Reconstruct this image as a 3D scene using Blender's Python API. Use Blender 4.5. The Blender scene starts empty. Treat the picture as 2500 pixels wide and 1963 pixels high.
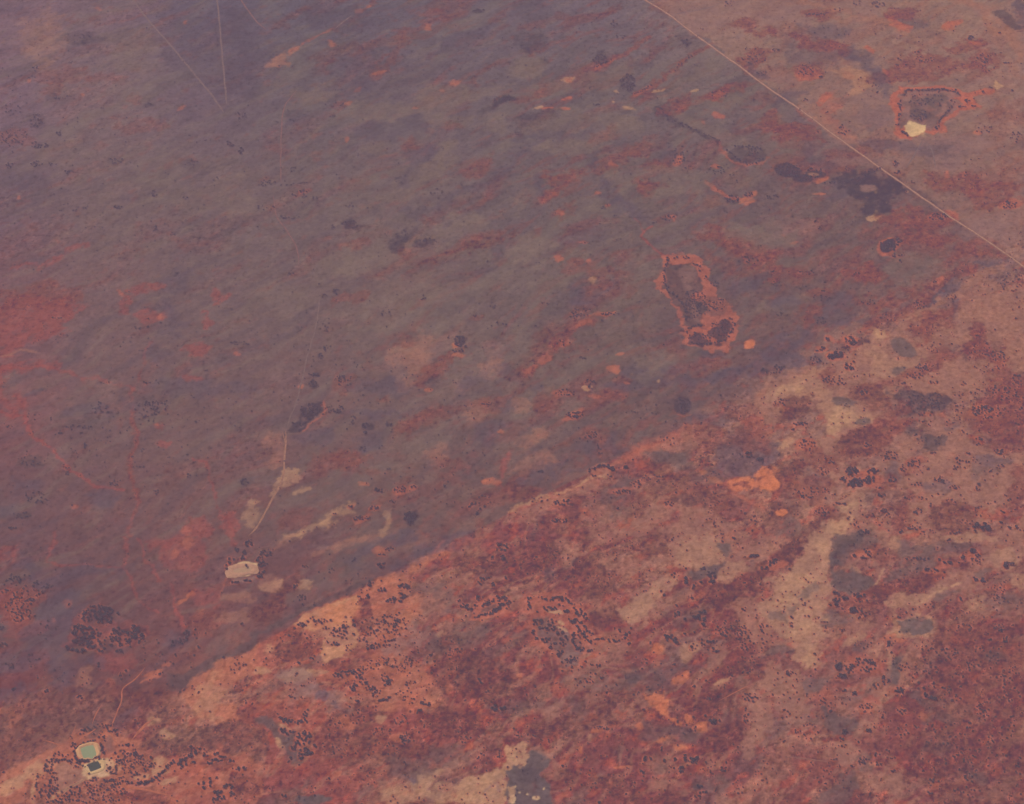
import bpy, math, random
import numpy as np

# ------------------------------------------------------------------ scene, camera, sky, sun, exposure
scene = bpy.context.scene
COL = scene.collection
H = 4500.0                       # aircraft height above the plain, metres
DEP = math.radians(46.0)         # depression of the camera axis
TH = math.tan(math.radians(15))  # tangent of half the horizontal field of view

cam_data = bpy.data.cameras.new('camera')
cam = bpy.data.objects.new('camera', cam_data)
COL.objects.link(cam)
cam.location = (0, 0, H)
cam.rotation_euler = (math.radians(90) - DEP, 0, 0)
cam_data.sensor_width = 36.0
cam_data.lens = 18.0 / TH
cam_data.clip_start = 10.0
cam_data.clip_end = 200000.0
scene.camera = cam

SUN_EL, SUN_AZ = math.radians(50), math.radians(-50)
world = bpy.data.worlds.new('World')
scene.world = world
world.use_nodes = True
wn = world.node_tree
sky = wn.nodes.new('ShaderNodeTexSky')
sky.sky_type = 'NISHITA'
sky.sun_disc = False
sky.sun_elevation = SUN_EL
sky.sun_rotation = SUN_AZ
bg = wn.nodes['Background']
bg.inputs['Strength'].default_value = 0.07
wn.links.new(sky.outputs['Color'], bg.inputs['Color'])

sun_data = bpy.data.lights.new('sun', 'SUN')
sun_data.energy = 4.0
sun_data.angle = math.radians(0.5)
sun_data.color = (1.0, 0.95, 0.88)
sun = bpy.data.objects.new('sun', sun_data)
COL.objects.link(sun)
# Blender's sky: rotation turns clockwise from +Y
sx, sy = math.sin(SUN_AZ) * math.cos(SUN_EL), math.cos(SUN_AZ) * math.cos(SUN_EL)
from mathutils import Vector
sun.rotation_euler = Vector((sx, sy, math.sin(SUN_EL))).to_track_quat('Z', 'Y').to_euler()

scene.view_settings.view_transform = 'Standard'
scene.view_settings.look = 'None'
scene.view_settings.exposure = 0.0
scene.view_settings.gamma = 1.0
scene.render.engine = 'CYCLES'
scene.cycles.use_denoising = True
scene.cycles.use_adaptive_sampling = False
scene.cycles.max_bounces = 4
scene.cycles.volume_bounces = 1
HAZE_DENSITY, HAZE_COLOR = 3.6e-5, (.90, .69, .92, 1)

# ------------------------------------------------------------------ survey helpers
# landmarks were read off the photograph (2500 x 1963) and are intersected with the plain z = 0
SD, CD = math.sin(DEP), math.cos(DEP)

def ground(px, py):
    px = np.asarray(px, dtype=np.float64); py = np.asarray(py, dtype=np.float64)
    a = (px - 1250.0) / 1250.0 * TH
    b = (981.5 - py) / 1250.0 * TH
    # camera axes: right (1,0,0), up (0,SD,CD), forward (0,CD,-SD)
    dx, dy, dz = a, CD + b * SD, -SD + b * CD
    t = -H / dz
    return dx * t, dy * t

def survey(X, Y):
    """picture coordinates of ground points (used to look up the soil survey grid)"""
    f = Y * CD + H * SD
    u = Y * SD - H * CD
    f = np.maximum(f, 500.0)
    return 1250 + X / f / TH * 1250, 981.5 - u / f / TH * 1250

def px_size(py):
    b = (981.5 - py) / 1250.0 * TH
    return H / (SD - b * CD) * TH / 1250.0       # metres per photo pixel across the view

TS = 625.0 / 1632.0
def tile_pt(t, x, y):
    if t == 12: return 1500 + x * 1000 / 2135, 700 + y * 1000 / 2135      # wider survey sheets
    if t == 14: return 1250 + x * 1250 / 2174, y * 1250 / 2174
    if t == 13: return 800 + x * 1100 / 2135, 200 + y * 1100 / 2135
    return (t % 4) * 625 + x * TS, (0, 654, 1308)[t // 4] + y * TS

def lin(c):
    c = np.asarray(c, dtype=np.float64) / 255.0
    return np.where(c <= 0.04045, c / 12.92, ((c + 0.055) / 1.055) ** 2.4)

# light reaching the lens from a ground of albedo a at slant distance d: AIR*(1-exp(-BETA d)) + a*GAIN*exp(-BETA d)
CAL_AIR = np.array([0.5267, 0.3552, 0.6015]); CAL_GAIN = np.array([1.0473, 1.0041, 1.0503]); CAL_BETA = np.array([2.55e-05, 2.85e-05, 2.4e-05])
def albedo(display_lin, X, Y):
    d = np.sqrt(X ** 2 + Y ** 2 + H * H)[..., None]
    T = np.exp(-CAL_BETA * d)
    return np.clip((display_lin - CAL_AIR * (1 - T)) / (CAL_GAIN * T), 0.006, 0.85)
def albedo1(rgb, px, py):
    x, y = ground(px, py)
    return tuple(albedo(lin(rgb), np.array(x), np.array(y)).reshape(3)) + (1.0,)

# ------------------------------------------------------------------ noise
def perlin(x, y, seed=0):
    xi = np.floor(x).astype(np.int64); yi = np.floor(y).astype(np.int64)
    xf = (x - xi).astype(np.float32); yf = (y - yi).astype(np.float32)
    u = xf * xf * xf * (xf * (xf * 6 - 15) + 10); v = yf * yf * yf * (yf * (yf * 6 - 15) + 10)
    def g(ix, iy, fx, fy):
        h = (ix * 374761393 + iy * 668265263 + seed * 974634777) & 0xffffffff
        h = ((h ^ (h >> 13)) * 1274126177) & 0xffffffff
        h = (h ^ (h >> 16)) & 0xffff
        a = (h * (2 * math.pi / 65536)).astype(np.float32)
        return np.cos(a) * fx + np.sin(a) * fy
    n00 = g(xi, yi, xf, yf); n10 = g(xi + 1, yi, xf - 1, yf)
    n01 = g(xi, yi + 1, xf, yf - 1); n11 = g(xi + 1, yi + 1, xf - 1, yf - 1)
    a = n00 + u * (n10 - n00); b = n01 + u * (n11 - n01)
    return (a + v * (b - a)) * 1.4

def fbm(x, y, oct=4, seed=0, rough=0.5):
    s = 0.0; a = 1.0; n = 0.0
    for k in range(oct):
        s = s + a * perlin(x * 2 ** k, y * 2 ** k, seed + k * 17); n += a; a *= rough
    return s / n * 1.6

def sstep(a, b, x):
    t = np.clip((x - a) / (b - a), 0, 1); return t * t * (3 - 2 * t)

def relief(x, y):
    x = np.asarray(x, dtype=np.float64); y = np.asarray(y, dtype=np.float64)
    u = x * .755 + y * .656; v = -x * .656 + y * .755        # low dunes run up to the right
    return 2.5 * fbm(x / 900.0, y / 500.0, 2, 5) + 2.2 * fbm(u / 420.0, v / 110.0, 3, 6)

rnd = random.Random(7)

def link(name, mesh, parent=None, mat=None):
    o = bpy.data.objects.new(name, mesh); COL.objects.link(o)
    if parent: o.parent = parent
    if mat and not mesh.materials: mesh.materials.append(mat)
    return o

def mesh_np(name, V, F):
    """mesh from vertex array and an (n,4) or (n,3) face array"""
    me = bpy.data.meshes.new(name)
    V = np.asarray(V, dtype=np.float32); F = np.asarray(F, dtype=np.int32)
    me.vertices.add(len(V)); me.vertices.foreach_set('co', V.ravel())
    k = F.shape[1]
    me.loops.add(F.size); me.loops.foreach_set('vertex_index', F.ravel())
    me.polygons.add(len(F)); me.polygons.foreach_set('loop_start', np.arange(0, F.size, k, dtype=np.int32))
    me.update(calc_edges=True)
    return me
# ------------------------------------------------------------------ soil survey: smooth colour grid (photo colours, 0-255)
# columns every 250 photo px, rows every 245 photo px
GRID_A = [
 [(126,100,108),(122,100,108),(106,94,108),(104,94,106),(106,94,106),(110,96,108),(114,98,108),(132,108,110),(140,112,110),(142,112,108),(146,114,112)],
 [(122,98,108),(124,102,106),(112,94,104),(108,94,102),(110,94,104),(110,95,103),(110,95,102),(114,97,102),(126,100,102),(134,106,106),(140,108,108)],
 [(115,93,102),(118,97,100),(116,96,100),(114,96,100),(114,96,100),(110,94,100),(112,94,98),(112,92,98),(114,92,96),(115,90,96),(128,98,102)],
 [(124,91,97),(120,94,98),(116,94,98),(116,95,98),(120,97,98),(112,93,97),(113,93,95),(110,88,94),(112,88,92),(112,87,94),(130,98,98)],
 [(130,88,94),(118,92,96),(116,91,95),(118,92,96),(118,94,96),(116,93,95),(110,88,92),(108,84,92),(112,84,90),(125,92,94),(128,88,90)],
 [(112,84,92),(116,86,92),(118,88,92),(112,84,90),(112,86,90),(112,86,90),(112,84,90),(112,82,88),(130,88,90),(135,88,88),(130,84,86)],
 [(112,80,90),(108,80,88),(120,82,88),(112,80,88),(112,80,88),(122,76,80),(125,76,82),(125,74,78),(140,94,90),(130,84,86),(122,74,80)],
 [(120,74,82),(112,76,84),(120,80,84),(130,80,82),(140,80,80),(125,74,78),(120,74,78),(122,74,78),(130,84,84),(125,76,80),(120,72,78)],
 [(140,82,82),(140,82,82),(140,80,80),(135,78,80),(140,88,82),(120,76,82),(130,76,80),(125,74,78),(130,80,80),(125,76,80),(120,74,80)]]
GRID_B = [
 [(135,108,108)]*11, [(130,102,104)]*11, [(130,98,102)]*11,
 [(130,98,98)]*11,
 [(125,84,88)]*7+[(130,96,94),(138,102,97),(134,98,95),(128,90,90)],
 [(130,84,86)]*4+[(128,80,84),(130,80,84),(130,82,84),(128,82,84),(140,100,94),(134,94,92),(130,88,88)],
 [(128,78,82),(130,80,82),(140,84,84),(150,92,84),(130,78,80),(124,76,80),(126,76,80),(125,74,78),(142,94,90),(130,84,86),(122,74,80)],
 [(124,74,82),(128,78,84),(142,84,82),(148,88,82),(140,80,80),(125,74,78),(120,74,78),(122,74,78),(130,84,84),(125,76,80),(120,72,78)],
 [(145,84,82),(150,86,80),(140,80,80),(135,78,80),(140,88,82),(122,76,80),(130,76,80),(125,74,78),(130,80,80),(125,76,80),(120,74,80)]]
# fence between the grey northern paddock and the red southern one (photo px)
FENCE = [(-400,2060),(330,1740),(480,1668),(625,1578),(742,1510),(880,1432),(1060,1345),(1250,1252),(1500,1120),(1680,1030),(1850,925),(2030,828),(2280,690),(2500,560),(2900,330)]

C = dict(o=(182,110,94), O=(203,121,95), c=(150,87,88), r=(132,83,83), R=(114,75,77), k=(174,104,94), q=(178,112,96),
         t=(168,123,107), T=(188,142,116), Y=(214,176,136), g=(127,107,104), G=(107,91,95), d=(100,85,91), D=(82,73,86),
         b=(98,86,100), p=(205,165,132), s=(190,134,108), x=(124,88,86), z=(86,70,82), v=(158,112,102), m=(144,110,108))
BREAK = dict(s=.2, x=.9, z=.35, r=.75, R=.6, c=.7, k=.3, d=.4, g=.4, b=.3, v=.5, t=.5, T=.5, D=.5, q=.35, m=.5, o=.55, O=.5, G=.45, p=.1, Y=0)
SCRUB = dict(s=.1, x=1.0, z=.3, o=.15, O=.1, c=.4, r=.75, R=1.0, k=.3, q=.3, t=.2, T=.1, Y=0, g=.1, G=.15, d=.35, D=.5, b=.2, p=0, v=.2, m=.1)

# tile, shape, colour, opacity, [w=width s=soft r=ragged, tile px] : points in tile px  (P polygon, L line, E ellipses cx cy rx ry angle)
SOIL = '''
9 L q .7 w=30 s=14 r=20 : 300 515 480 425 640 372 720 335 860 255 1000 205 1120 140 1200 110
6 L k .6 w=26 s=14 r=20 : 0 1570 120 1505 260 1440 420 1395 560 1330 720 1215 860 1145 1000 1080 1100 1020
6 L v .6 w=60 s=24 r=30 : 60 1600 250 1500 420 1440 620 1350
12 P v .8 s=24 r=40 : 680 560 860 470 1060 400 1300 310 1330 230 1440 240 1600 170 1800 60 1830 150 1790 250 1700 350 1600 420 1500 520 1430 600 1550 720 1530 790 1400 850 1200 900 1170 1000 1060 1040 1010 1000 1100 900 1130 800 1080 700 1050 560 1000 540 900 600 890 680 740 690
12 P v .75 s=40 r=50 : 1790 100 1900 60 2180 60 2180 420 1990 290 1850 180
12 P v .75 s=24 r=40 : 1500 500 1620 440 1760 360 1930 400 1930 460 1880 560 1730 610 1700 540 1560 540
12 P v .75 s=30 r=50 : 1700 700 1870 640 1850 780 1980 860 2180 840 2180 1000 2000 1080 2050 1160 1960 1160 1880 1100 1700 1090 1560 1180 1480 1300 1400 1450 1380 1560 1370 1440 1300 1400 1440 1260 1500 1130 1600 1060 1500 1040 1400 1040 1420 960 1600 900
12 P t .8 s=20 r=36 : 1270 1110 1330 1100 1280 1200 1200 1300 1150 1400 1130 1500 1140 1640 1100 1740 780 1740 820 1560 900 1500 980 1400 1050 1290 1130 1220
12 P v .65 s=30 r=40 : 2180 1230 2180 1420 1950 1500 1880 1580 1700 1620 1560 1690 1500 1640 1620 1560 1760 1470 1930 1400 1900 1340 2040 1280
12 P v .6 s=30 r=40 : 240 1280 340 1200 430 1150 560 1220 700 1300 880 1270 830 1370 640 1430 400 1450 240 1400
12 P v .5 s=30 r=40 : 0 1700 140 1600 260 1520 340 1500 300 1600 200 1708
12 P d .6 s=20 r=30 : 1230 1290 1330 1270 1340 1330 1250 1400 1150 1480 1150 1420
12 L R .75 w=60 s=24 r=30 : 540 1660 700 1530 850 1430 960 1320 1050 1240 1110 1150
12 L R .75 w=60 s=24 r=30 : 1300 1720 1450 1600 1600 1500 1720 1440 1850 1400
12 L r .65 w=50 s=24 r=30 : 1400 1420 1450 1350 1480 1200 1500 1120
12 L r .65 w=60 s=24 r=30 : 1600 250 1680 170 1780 110 1860 30
12 P r .65 s=30 r=40 : 1500 650 1400 680 1200 760 1150 800 1200 900 1400 850 1530 740
12 P r .6 s=30 r=40 : 1830 200 1900 230 2040 400 2180 500 2180 800 2000 800 1850 650 1900 520 1980 420 1860 320
12 P b .55 s=40 r=50 : 620 780 800 760 860 860 800 960 700 1000 560 960 470 880 560 820
12 L b .5 w=70 s=40 r=50 : -20 540 300 480 700 440 1000 370 
12 P k .6 s=20 r=36 : 640 700 760 710 850 740 820 820 700 770
12 L k .6 w=34 s=20 r=30 : 60 880 200 830 330 790 430 720
12 E G .5 s=30 r=40 : 60 1060 110 50 35 260 880 80 40 0 900 1270 60 60 0 1950 950 120 40 20 1780 1340 110 30 20
12 L d .5 w=30 s=20 r=30 : 1560 130 1640 60 1700 20
13 L g .55 w=60 s=40 r=50 : 1000 330 1200 240 1450 180
13 L g .55 w=60 s=40 r=50 : 820 830 1000 770 1200 720 1320 690
13 L g .5 w=70 s=40 r=50 : 150 1090 300 1010 450 960
13 L g .5 w=60 s=40 r=50 : 700 960 900 900 1100 870 1200 830
13 L g .5 w=80 s=50 r=50 : 60 890 300 820 480 720 640 640
13 L g .55 w=70 s=40 r=50 : 430 500 550 420 530 320
13 L g .5 w=70 s=40 r=50 : 20 180 300 120 520 50
13 L m .45 w=80 s=40 r=50 : 350 1360 480 1270 560 1220
13 L m .45 w=80 s=40 r=50 : 620 1460 720 1390 800 1290
13 L g .5 w=70 s=40 r=50 : 1320 430 1500 520 1740 530
13 L g .5 w=60 s=40 r=50 : 1060 1390 1240 1320
13 L g .5 w=60 s=40 r=50 : 1930 710 2140 670
13 L R .5 w=36 s=26 r=40 : 380 900 520 840 700 790 860 750
13 L D .4 w=40 s=26 r=40 : 290 780 390 690
13 L b .5 w=46 s=30 r=40 : 900 270 1100 215 1280 170
13 L b .5 w=40 s=26 r=40 : 1250 380 1290 540 1400 600 1480 650
13 L b .45 w=60 s=40 r=50 : 380 640 640 540 800 420 960 310
13 L b .45 w=50 s=40 r=50 : 1120 1040 1350 960
13 L R .5 w=46 s=30 r=40 : 720 1530 880 1440 980 1350
13 L r .45 w=50 s=30 r=40 : 330 1640 520 1560 640 1540
13 L r .45 w=60 s=40 r=50 : 1760 780 1900 880 2100 900
0 P t .35 s=80 : 150 130 330 100 400 300 280 440 150 330
0 P g .45 s=80 : 700 200 950 200 960 460 760 470
0 P b .35 s=90 : 1000 60 1632 40 1632 650 1300 600 1150 350
0 E D .25 : 230 265 40 30 0 510 240 110 50 0 380 620 90 35 0 230 770 45 50 0 950 675 35 18 0 230 930 35 20 0 1230 1050 60 40 0 600 260 60 60 0 1060 350 40 40 0 740 1020 60 30 0
0 E r .4 s=25 : 330 560 60 50 0 650 500 120 22 0 860 640 40 30 0 90 870 110 50 0 400 470 150 60 10 900 800 180 30 0
0 E o .55 : 1145 690 22 14 0 530 605 14 8 0 630 65 10 14 60 1195 140 12 12 0 370 1535 12 14 0 190 505 18 10 30 110 1265 8 10 0
0 L c .6 w=20 s=20 : 60 1708 160 1670 250 1700 350 1640 450 1575 560 1545
0 E g .4 s=60 : 1500 1150 160 70 10 1500 1300 150 60 0 400 970 150 60 0 1200 1250 150 60 0
0 E b .4 s=60 : 1500 150 140 120 0 150 1150 170 80 0 1550 400 120 200 0 60 60 90 60 0
1 E v .7 s=25 : 160 378 48 28 25 235 320 40 15 40 100 410 40 12 20
1 L k .5 w=12 s=12 : 220 330 290 280 400 235 500 180
1 L r .55 w=26 s=20 : 500 190 600 100 680 45 780 0
1 L R .4 w=50 s=30 : 60 200 200 150 330 60 
1 L R .45 w=70 s=40 : 380 420 520 330 660 290 740 270
1 L r .45 w=55 s=30 : 780 470 840 360 930 280 980 200 1090 120 1200 90
1 L R .5 w=26 s=20 : 1380 530 1440 490 1510 430 1580 408
1 L r .4 w=26 s=20 : 1020 680 1120 640 1250 560 1400 540
1 E o .6 : 1075 170 22 18 0 655 562 22 14 20 490 280 25 14 -20 640 70 20 12 0 710 38 18 10 30 1010 685 14 9 0 790 460 40 8 10 1190 585 16 10 0 1275 535 30 22 0 585 665 16 10 0 578 890 9 18 0
1 E g .55 s=45 : 1150 670 260 50 15 330 610 140 35 10 1180 1020 70 90 -30 1060 1120 70 40 20 720 950 80 40 0 1280 1440 210 60 20 600 1640 300 60 15 1450 590 150 30 20 1250 760 200 30 5 1560 800 100 80 0 900 1230 150 60 10
1 E b .5 s=40 : 850 820 260 60 0 1050 1000 70 60 0 640 380 120 60 30 520 130 200 80 0 1350 240 180 60 15 1180 330 110 18 25 980 1120 60 50 0 250 760 100 50 0 700 520 100 60 0
1 E D .6 s=20 : 605 1432 52 28 0 1570 640 65 22 20 900 1540 50 80 -30 1080 1535 70 25 0 1415 65 40 12 0 1600 640 40 20 0 490 745 14 7 0
1 L D .35 w=25 s=20 : 1440 710 1520 670 1600 640
1 E r .5 s=25 : 1310 1110 32 32 0 1400 1050 80 40 25 1095 1395 50 25 0 960 1600 55 40 0 640 1560 100 25 15 980 920 50 30 0 1240 800 40 30 0 520 680 45 25 20 320 1220 40 30 0 1440 1520 160 24 20
1 L R .5 w=40 s=25 : 1100 1690 1250 1640 1400 1580 1632 1500
2 P t .4 s=18 : 870 0 1632 0 1632 540 1280 285 1140 190
2 E g .5 s=50 : 80 400 130 50 0 640 480 200 50 20 720 790 130 45 0 420 920 260 45 15 1000 1190 130 50 10 720 660 60 25 0 1050 560 200 35 25 130 1560 160 60 15 1500 1480 120 60 0 1280 1290 130 40 0 60 1270 70 60 0 1450 1120 150 40 -15 1350 660 120 50 0 1250 450 120 50 25 250 560 150 40 0
2 L r .75 w=30 s=16 : 515 445 620 390 720 345 800 290 875 235
2 L r .75 w=30 s=16 : 770 608 860 575 960 500 1060 430 1140 360 1260 288
2 L r .6 w=45 s=22 : 1210 650 1320 600 1400 560 1480 520
2 L R .5 w=26 s=18 : 570 95 640 60 700 30
2 L R .5 w=30 s=18 : 915 185 1000 130
2 L r .5 w=24 s=18 : 130 350 230 290 340 240 400 220
2 E r .4 s=40 : 220 130 160 22 10 200 580 50 40 0 280 1190 150 55 30 330 1350 45 30 0 840 1200 70 60 0 1050 690 70 40 0 430 1000 40 25 0 600 850 90 30 15 100 620 120 30 15 1400 1500 110 60 0 1480 1600 160 60 -20 1560 600 60 40 0 900 880 60 15 0 1290 1290 90 30 0
2 L r .55 w=60 s=30 : 520 1110 620 1060 720 1000 850 930
2 L k .6 w=16 : 520 440 570 415 640 385
2 L k .6 w=14 : 780 605 820 590 870 560
2 E k .75 : 1060 1020 45 38 20 1320 740 30 14 -20 345 695 25 8 0 350 632 32 8 20 230 690 40 6 0 1310 620 40 22 30 620 1310 15 10 0 540 1235 20 10 0 1215 780 14 9 -30 255 1230 30 16 0 200 1265 25 12 0 640 1048 30 14 0 1295 1062 35 18 0 1020 1390 14 25 0 320 1345 22 16 0 290 1650 35 18 0 450 1545 30 10 0 505 1665 28 16 0
2 E T .6 : 360 500 26 18 0 910 580 28 7 15 960 570 14 6 30 170 685 35 7 10 1165 580 30 8 20 665 578 12 9 0 735 685 35 12 0 640 650 10 6 0
2 L D .55 w=26 s=14 : 930 680 1000 760 1060 785 1130 820 1230 860 1335 905
2 E D .45 s=20 : 740 535 50 55 0 560 375 40 38 30 130 270 110 55 15 110 330 40 25 0 1110 275 38 25 0 210 400 30 25 0 1510 985 110 52 -5 1400 1270 50 26 -10 960 690 60 40 0 120 790 60 30 0 200 740 120 30 0
2 E G .8 s=12 : 1470 975 55 22 -5
2 L k .7 w=12 : 1340 900 1360 965 1420 1025 1500 1060 1600 1040 1632 1000
2 L b .45 w=40 s=30 : 600 1200 690 1300 780 1330 870 1390
2 E b .4 s=35 : 1160 1130 70 30 -10 500 1030 50 60 0 350 870 200 25 15 170 1200 60 60 0 450 1500 150 60 10 980 980 60 60 0 1380 860 60 60 0 120 40 150 50 0
2 L k .75 w=26 s=12 : 1230 1170 1300 1215 1380 1245 1460 1275
2 E o .9 : 1480 1285 42 28 10 1530 1250 22 14 0
2 L c .9 w=12 s=6 : 895 1435 850 1470 826 1505 865 1555 920 1600 985 1640
2 L c .5 w=8 s=6 : 780 1390 820 1420 840 1470
2 P k .8 s=9 r=20 : 960 1650 990 1612 1100 1600 1190 1635 1235 1708 960 1708
3 P t .3 s=16 : 0 0 1632 0 1632 1690 900 1180 0 540
3 E r .4 s=40 : 150 880 180 80 -10 900 1450 300 50 10 1000 1570 220 70 10 1450 1120 180 60 10 830 370 70 60 0 1300 1620 180 70 20 250 230 260 50 -10 1280 430 160 50 0 650 970 150 40 20 1500 720 160 50 0 100 470 90 50 0 330 30 120 30 0 700 1130 140 60 0 60 210 60 30 0
3 L m .45 w=90 s=50 : 30 130 250 160 420 210 
3 E b .45 s=45 : 300 330 200 90 0 150 730 160 60 -20 1100 960 160 60 0 260 920 60 120 0 1600 60 40 70 -20 650 760 100 50 10 470 1210 120 60 0 900 130 60 60 0 350 1060 100 20 20
3 L b .6 w=75 s=40 : 520 340 610 390 690 450 750 530 770 600
3 E m .45 s=40 : 130 120 160 60 10 560 60 160 30 -10 1300 950 160 50 15 700 740 160 50 5 150 1480 150 50 10 1450 1430 140 60 0 560 150 120 60 30
3 P k .98 r=12 s=9 : 775 665 800 600 860 552 1000 560 1100 552 1200 568 1270 590 1330 582 1400 560 1440 580 1400 608 1310 625 1355 690 1260 698 1180 735 1105 775 1135 825 1060 845 1000 835 900 882 840 875 808 840 825 800 812 740
3 P m .9 r=14 s=8 : 850 610 880 572 1100 566 1190 575 1225 610 1150 645 1200 640 1245 665 1200 712 1110 750 1085 822 1020 822 1000 800 900 800 835 812 832 740 850 690
3 L D .7 w=10 r=8 : 868 610 885 577 1000 578 1100 570 1195 580 1222 610
3 L D .6 w=12 r=8 : 1150 650 1165 690 1120 740 1085 765 1075 820
3 E d .5 : 1000 680 120 65 0 960 735 60 45 0 1040 775 40 40 30 860 770 30 40 0
3 E G .7 : 1080 640 60 45 0
3 P Y .9 s=6 r=10 : 868 825 885 798 905 776 950 785 1003 797 1000 830 960 850 930 865 898 868
3 E p .5 : 990 850 20 12 0
3 P T .9 s=5 : 1435 545 1450 512 1470 530 1500 550 1455 565
3 P t .75 s=14 : 380 455 470 438 590 455 622 520 600 560 560 612 480 612 530 560 520 510 470 480
3 P k .85 s=10 : 330 605 405 598 385 645 345 668 330 640
3 L k .45 w=50 s=25 : 420 640 400 720 470 790 500 870 560 900
3 E o .85 s=12 : 650 312 30 14 -50 1180 155 55 22 10 1160 185 35 14 0 1320 280 42 14 0 750 445 24 10 -45 1158 1100 14 28 0 325 1232 44 5 0 330 1145 40 14 25 850 180 60 12 -15 90 1495 12 10 0 160 1548 35 7 0 1330 850 26 12 0
3 P k .85 s=12 : 760 95 820 95 835 150 920 165 900 195 780 180
3 L v .7 w=60 s=40 : 1290 0 1370 90 1470 180 1550 250 1632 320
3 L v .6 w=40 s=30 : 1540 380 1590 440 1632 500
3 L v .5 w=60 s=40 : 1200 10 1320 60 1400 20
3 P d .75 s=12 : 1425 70 1500 60 1560 130 1600 180 1560 190 1480 130
3 L m .7 w=6 s=5 : 820 230 960 270 1060 290
3 L v .7 w=10 s=6 : 700 360 760 330 820 300
3 P D .45 s=25 : 560 1150 640 1100 720 1080 880 1215 770 1270 775 1360 680 1350 620 1370 590 1290
3 E G .7 : 640 1195 55 28 0
3 P T .8 s=6 r=12 : 635 1390 670 1380 690 1335 740 1395 700 1415 650 1410
3 E T .8 s=5 : 630 1262 10 8 0 685 1225 9 10 0 755 1290 6 6 0 888 1222 6 6 0
3 E r .4 : 190 1070 180 70 -18 
3 E D .75 s=8 : 130 1090 90 42 -12 295 1110 52 22 0 220 1140 60 25 0
3 E t .5 s=5 : 290 1115 30 10 0
3 L o .8 w=12 : 300 1150 340 1140 365 1125
3 E k .9 s=10 : 770 1575 78 60 20
3 E D .95 s=6 : 770 1568 60 42 22 800 1540 35 22 20
3 E G .8 s=6 : 765 1585 22 8 0
3 E k .8 s=10 : 1540 1305 68 34 0 1160 1370 60 30 -20 250 480 80 40 0 510 480 30 20 0
3 E r .5 : 830 1640 60 25 0 1090 1385 80 30 0
3 L c .5 w=14 s=10 : 195 695 260 750 330 800
3 L v .6 w=26 s=14 : 200 680 350 780 440 870 500 900
4 P c .62 s=60 r=50 : -80 240 200 190 440 210 520 300 430 400 250 460 100 500 -80 540
4 P r .5 s=50 r=50 : 0 200 300 90 520 120 520 200 300 260 0 300
4 L v .7 w=14 s=10 : 0 555 60 545 130 520 240 540
4 L c .5 w=60 s=30 : -20 640 200 625 340 640 
4 L c .5 w=14 s=12 r=16 : 0 640 250 625 340 650 450 670 530 718 620 708 760 745 880 775
4 P m .35 s=30 : 560 720 760 740 780 800 650 820
4 L c .55 w=40 s=30 : 5 620 30 850 60 930
4 L c .6 w=34 s=20 : 130 820 140 900 160 990
4 L c .75 w=14 s=10 r=16 : 0 910 60 940 150 945 180 1040 250 1100 330 1150 380 1220 450 1280 530 1330 590 1390
4 L c .7 w=14 s=8 : 590 1390 700 1405 790 1415
4 L c .4 w=9 s=9 r=14 : 980 460 935 500 905 640 890 700 870 780 850 870 850 960 865 1040 850 1170 820 1290 860 1380 880 1500 850 1640 830 1708
4 L r .5 w=24 s=14 : 860 900 855 1100 820 1290 870 1400 880 1560
4 L c .55 w=10 s=9 r=14 : 1220 1230 1300 1240 1350 1350 1390 1510 1440 1600 1500 1708
4 E c .55 s=25 r=30 : 960 310 110 25 10 800 240 30 60 20 930 135 110 35 10 1365 200 30 45 0 1310 330 50 40 0 1250 520 110 28 0 1250 1660 110 60 0 1050 1100 60 20 0 1480 1640 60 90 0 1230 700 50 20 0 1000 1000 30 15 0
4 E k .6 s=10 : 1505 545 20 14 0 1030 310 35 16 0 1180 1680 40 25 0 480 1530 20 14 0 990 995 10 6 0 770 170 14 20 0
4 E T .4 s=20 : 1590 1570 40 60 0 1600 1505 30 15 20
4 E b .45 s=40 : 550 930 180 45 10 650 1480 110 60 0 180 1380 100 35 0 220 810 70 15 10 1080 330 40 90 0 1200 760 200 50 0 990 540 60 80 0 870 840 80 40 0 60 1560 60 60 0 1130 100 100 80 0 1550 780 90 60 0
4 E d .5 s=15 : 920 830 60 40 0 200 1230 100 40 0 140 1580 60 20 0 1550 1370 30 30 0 490 1000 120 20 15
5 E g .4 s=40 : 750 210 110 40 30 1150 360 120 40 25 1350 600 140 70 35 1100 1110 80 70 0 1450 680 120 60 30 150 200 160 100 0 1350 140 200 50 20 850 1270 120 50 0
5 E v .5 s=30 r=30 : 1050 600 70 90 30 960 720 70 40 20 1500 640 80 50 20 1160 1200 50 70 0 150 1160 60 120 0 1000 500 150 60 35 1420 900 80 50 30
5 P D .8 s=8 r=14 : 222 1030 270 960 290 890 340 865 418 848 422 905 390 950 350 970 300 1030 250 1036
5 E m .35 s=6 : 340 890 25 14 0 310 960 20 14 0 290 1000 20 10 0
5 L k .7 w=9 s=6 : 425 850 442 905 400 960 350 985 310 1035
5 E T .45 s=20 r=30 : 215 1350 85 28 30 130 1410 80 24 50 290 1415 70 14 20 830 1600 24 60 -15 800 1680 30 30 0 280 1700 60 12 10 470 1590 20 40 -20 
5 L T .4 w=36 s=22 r=30 : 240 1708 360 1660 470 1600 520 1560 600 1540
5 E b .45 s=30 : 390 1080 100 60 0 1600 660 60 60 0 1580 870 60 60 0 680 950 200 30 0 700 1100 90 60 0 1500 1040 100 60 0 1400 720 150 30 30 800 740 200 60 0
5 E D .65 s=12 r=14 : 1120 705 55 20 30 1045 740 50 15 10 1300 465 36 42 0 990 1590 50 26 35 700 1010 25 18 0 370 685 38 16 20 360 740 24 30 0 405 560 16 22 0 845 1000 22 8 -15 600 235 0 0 0
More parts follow.
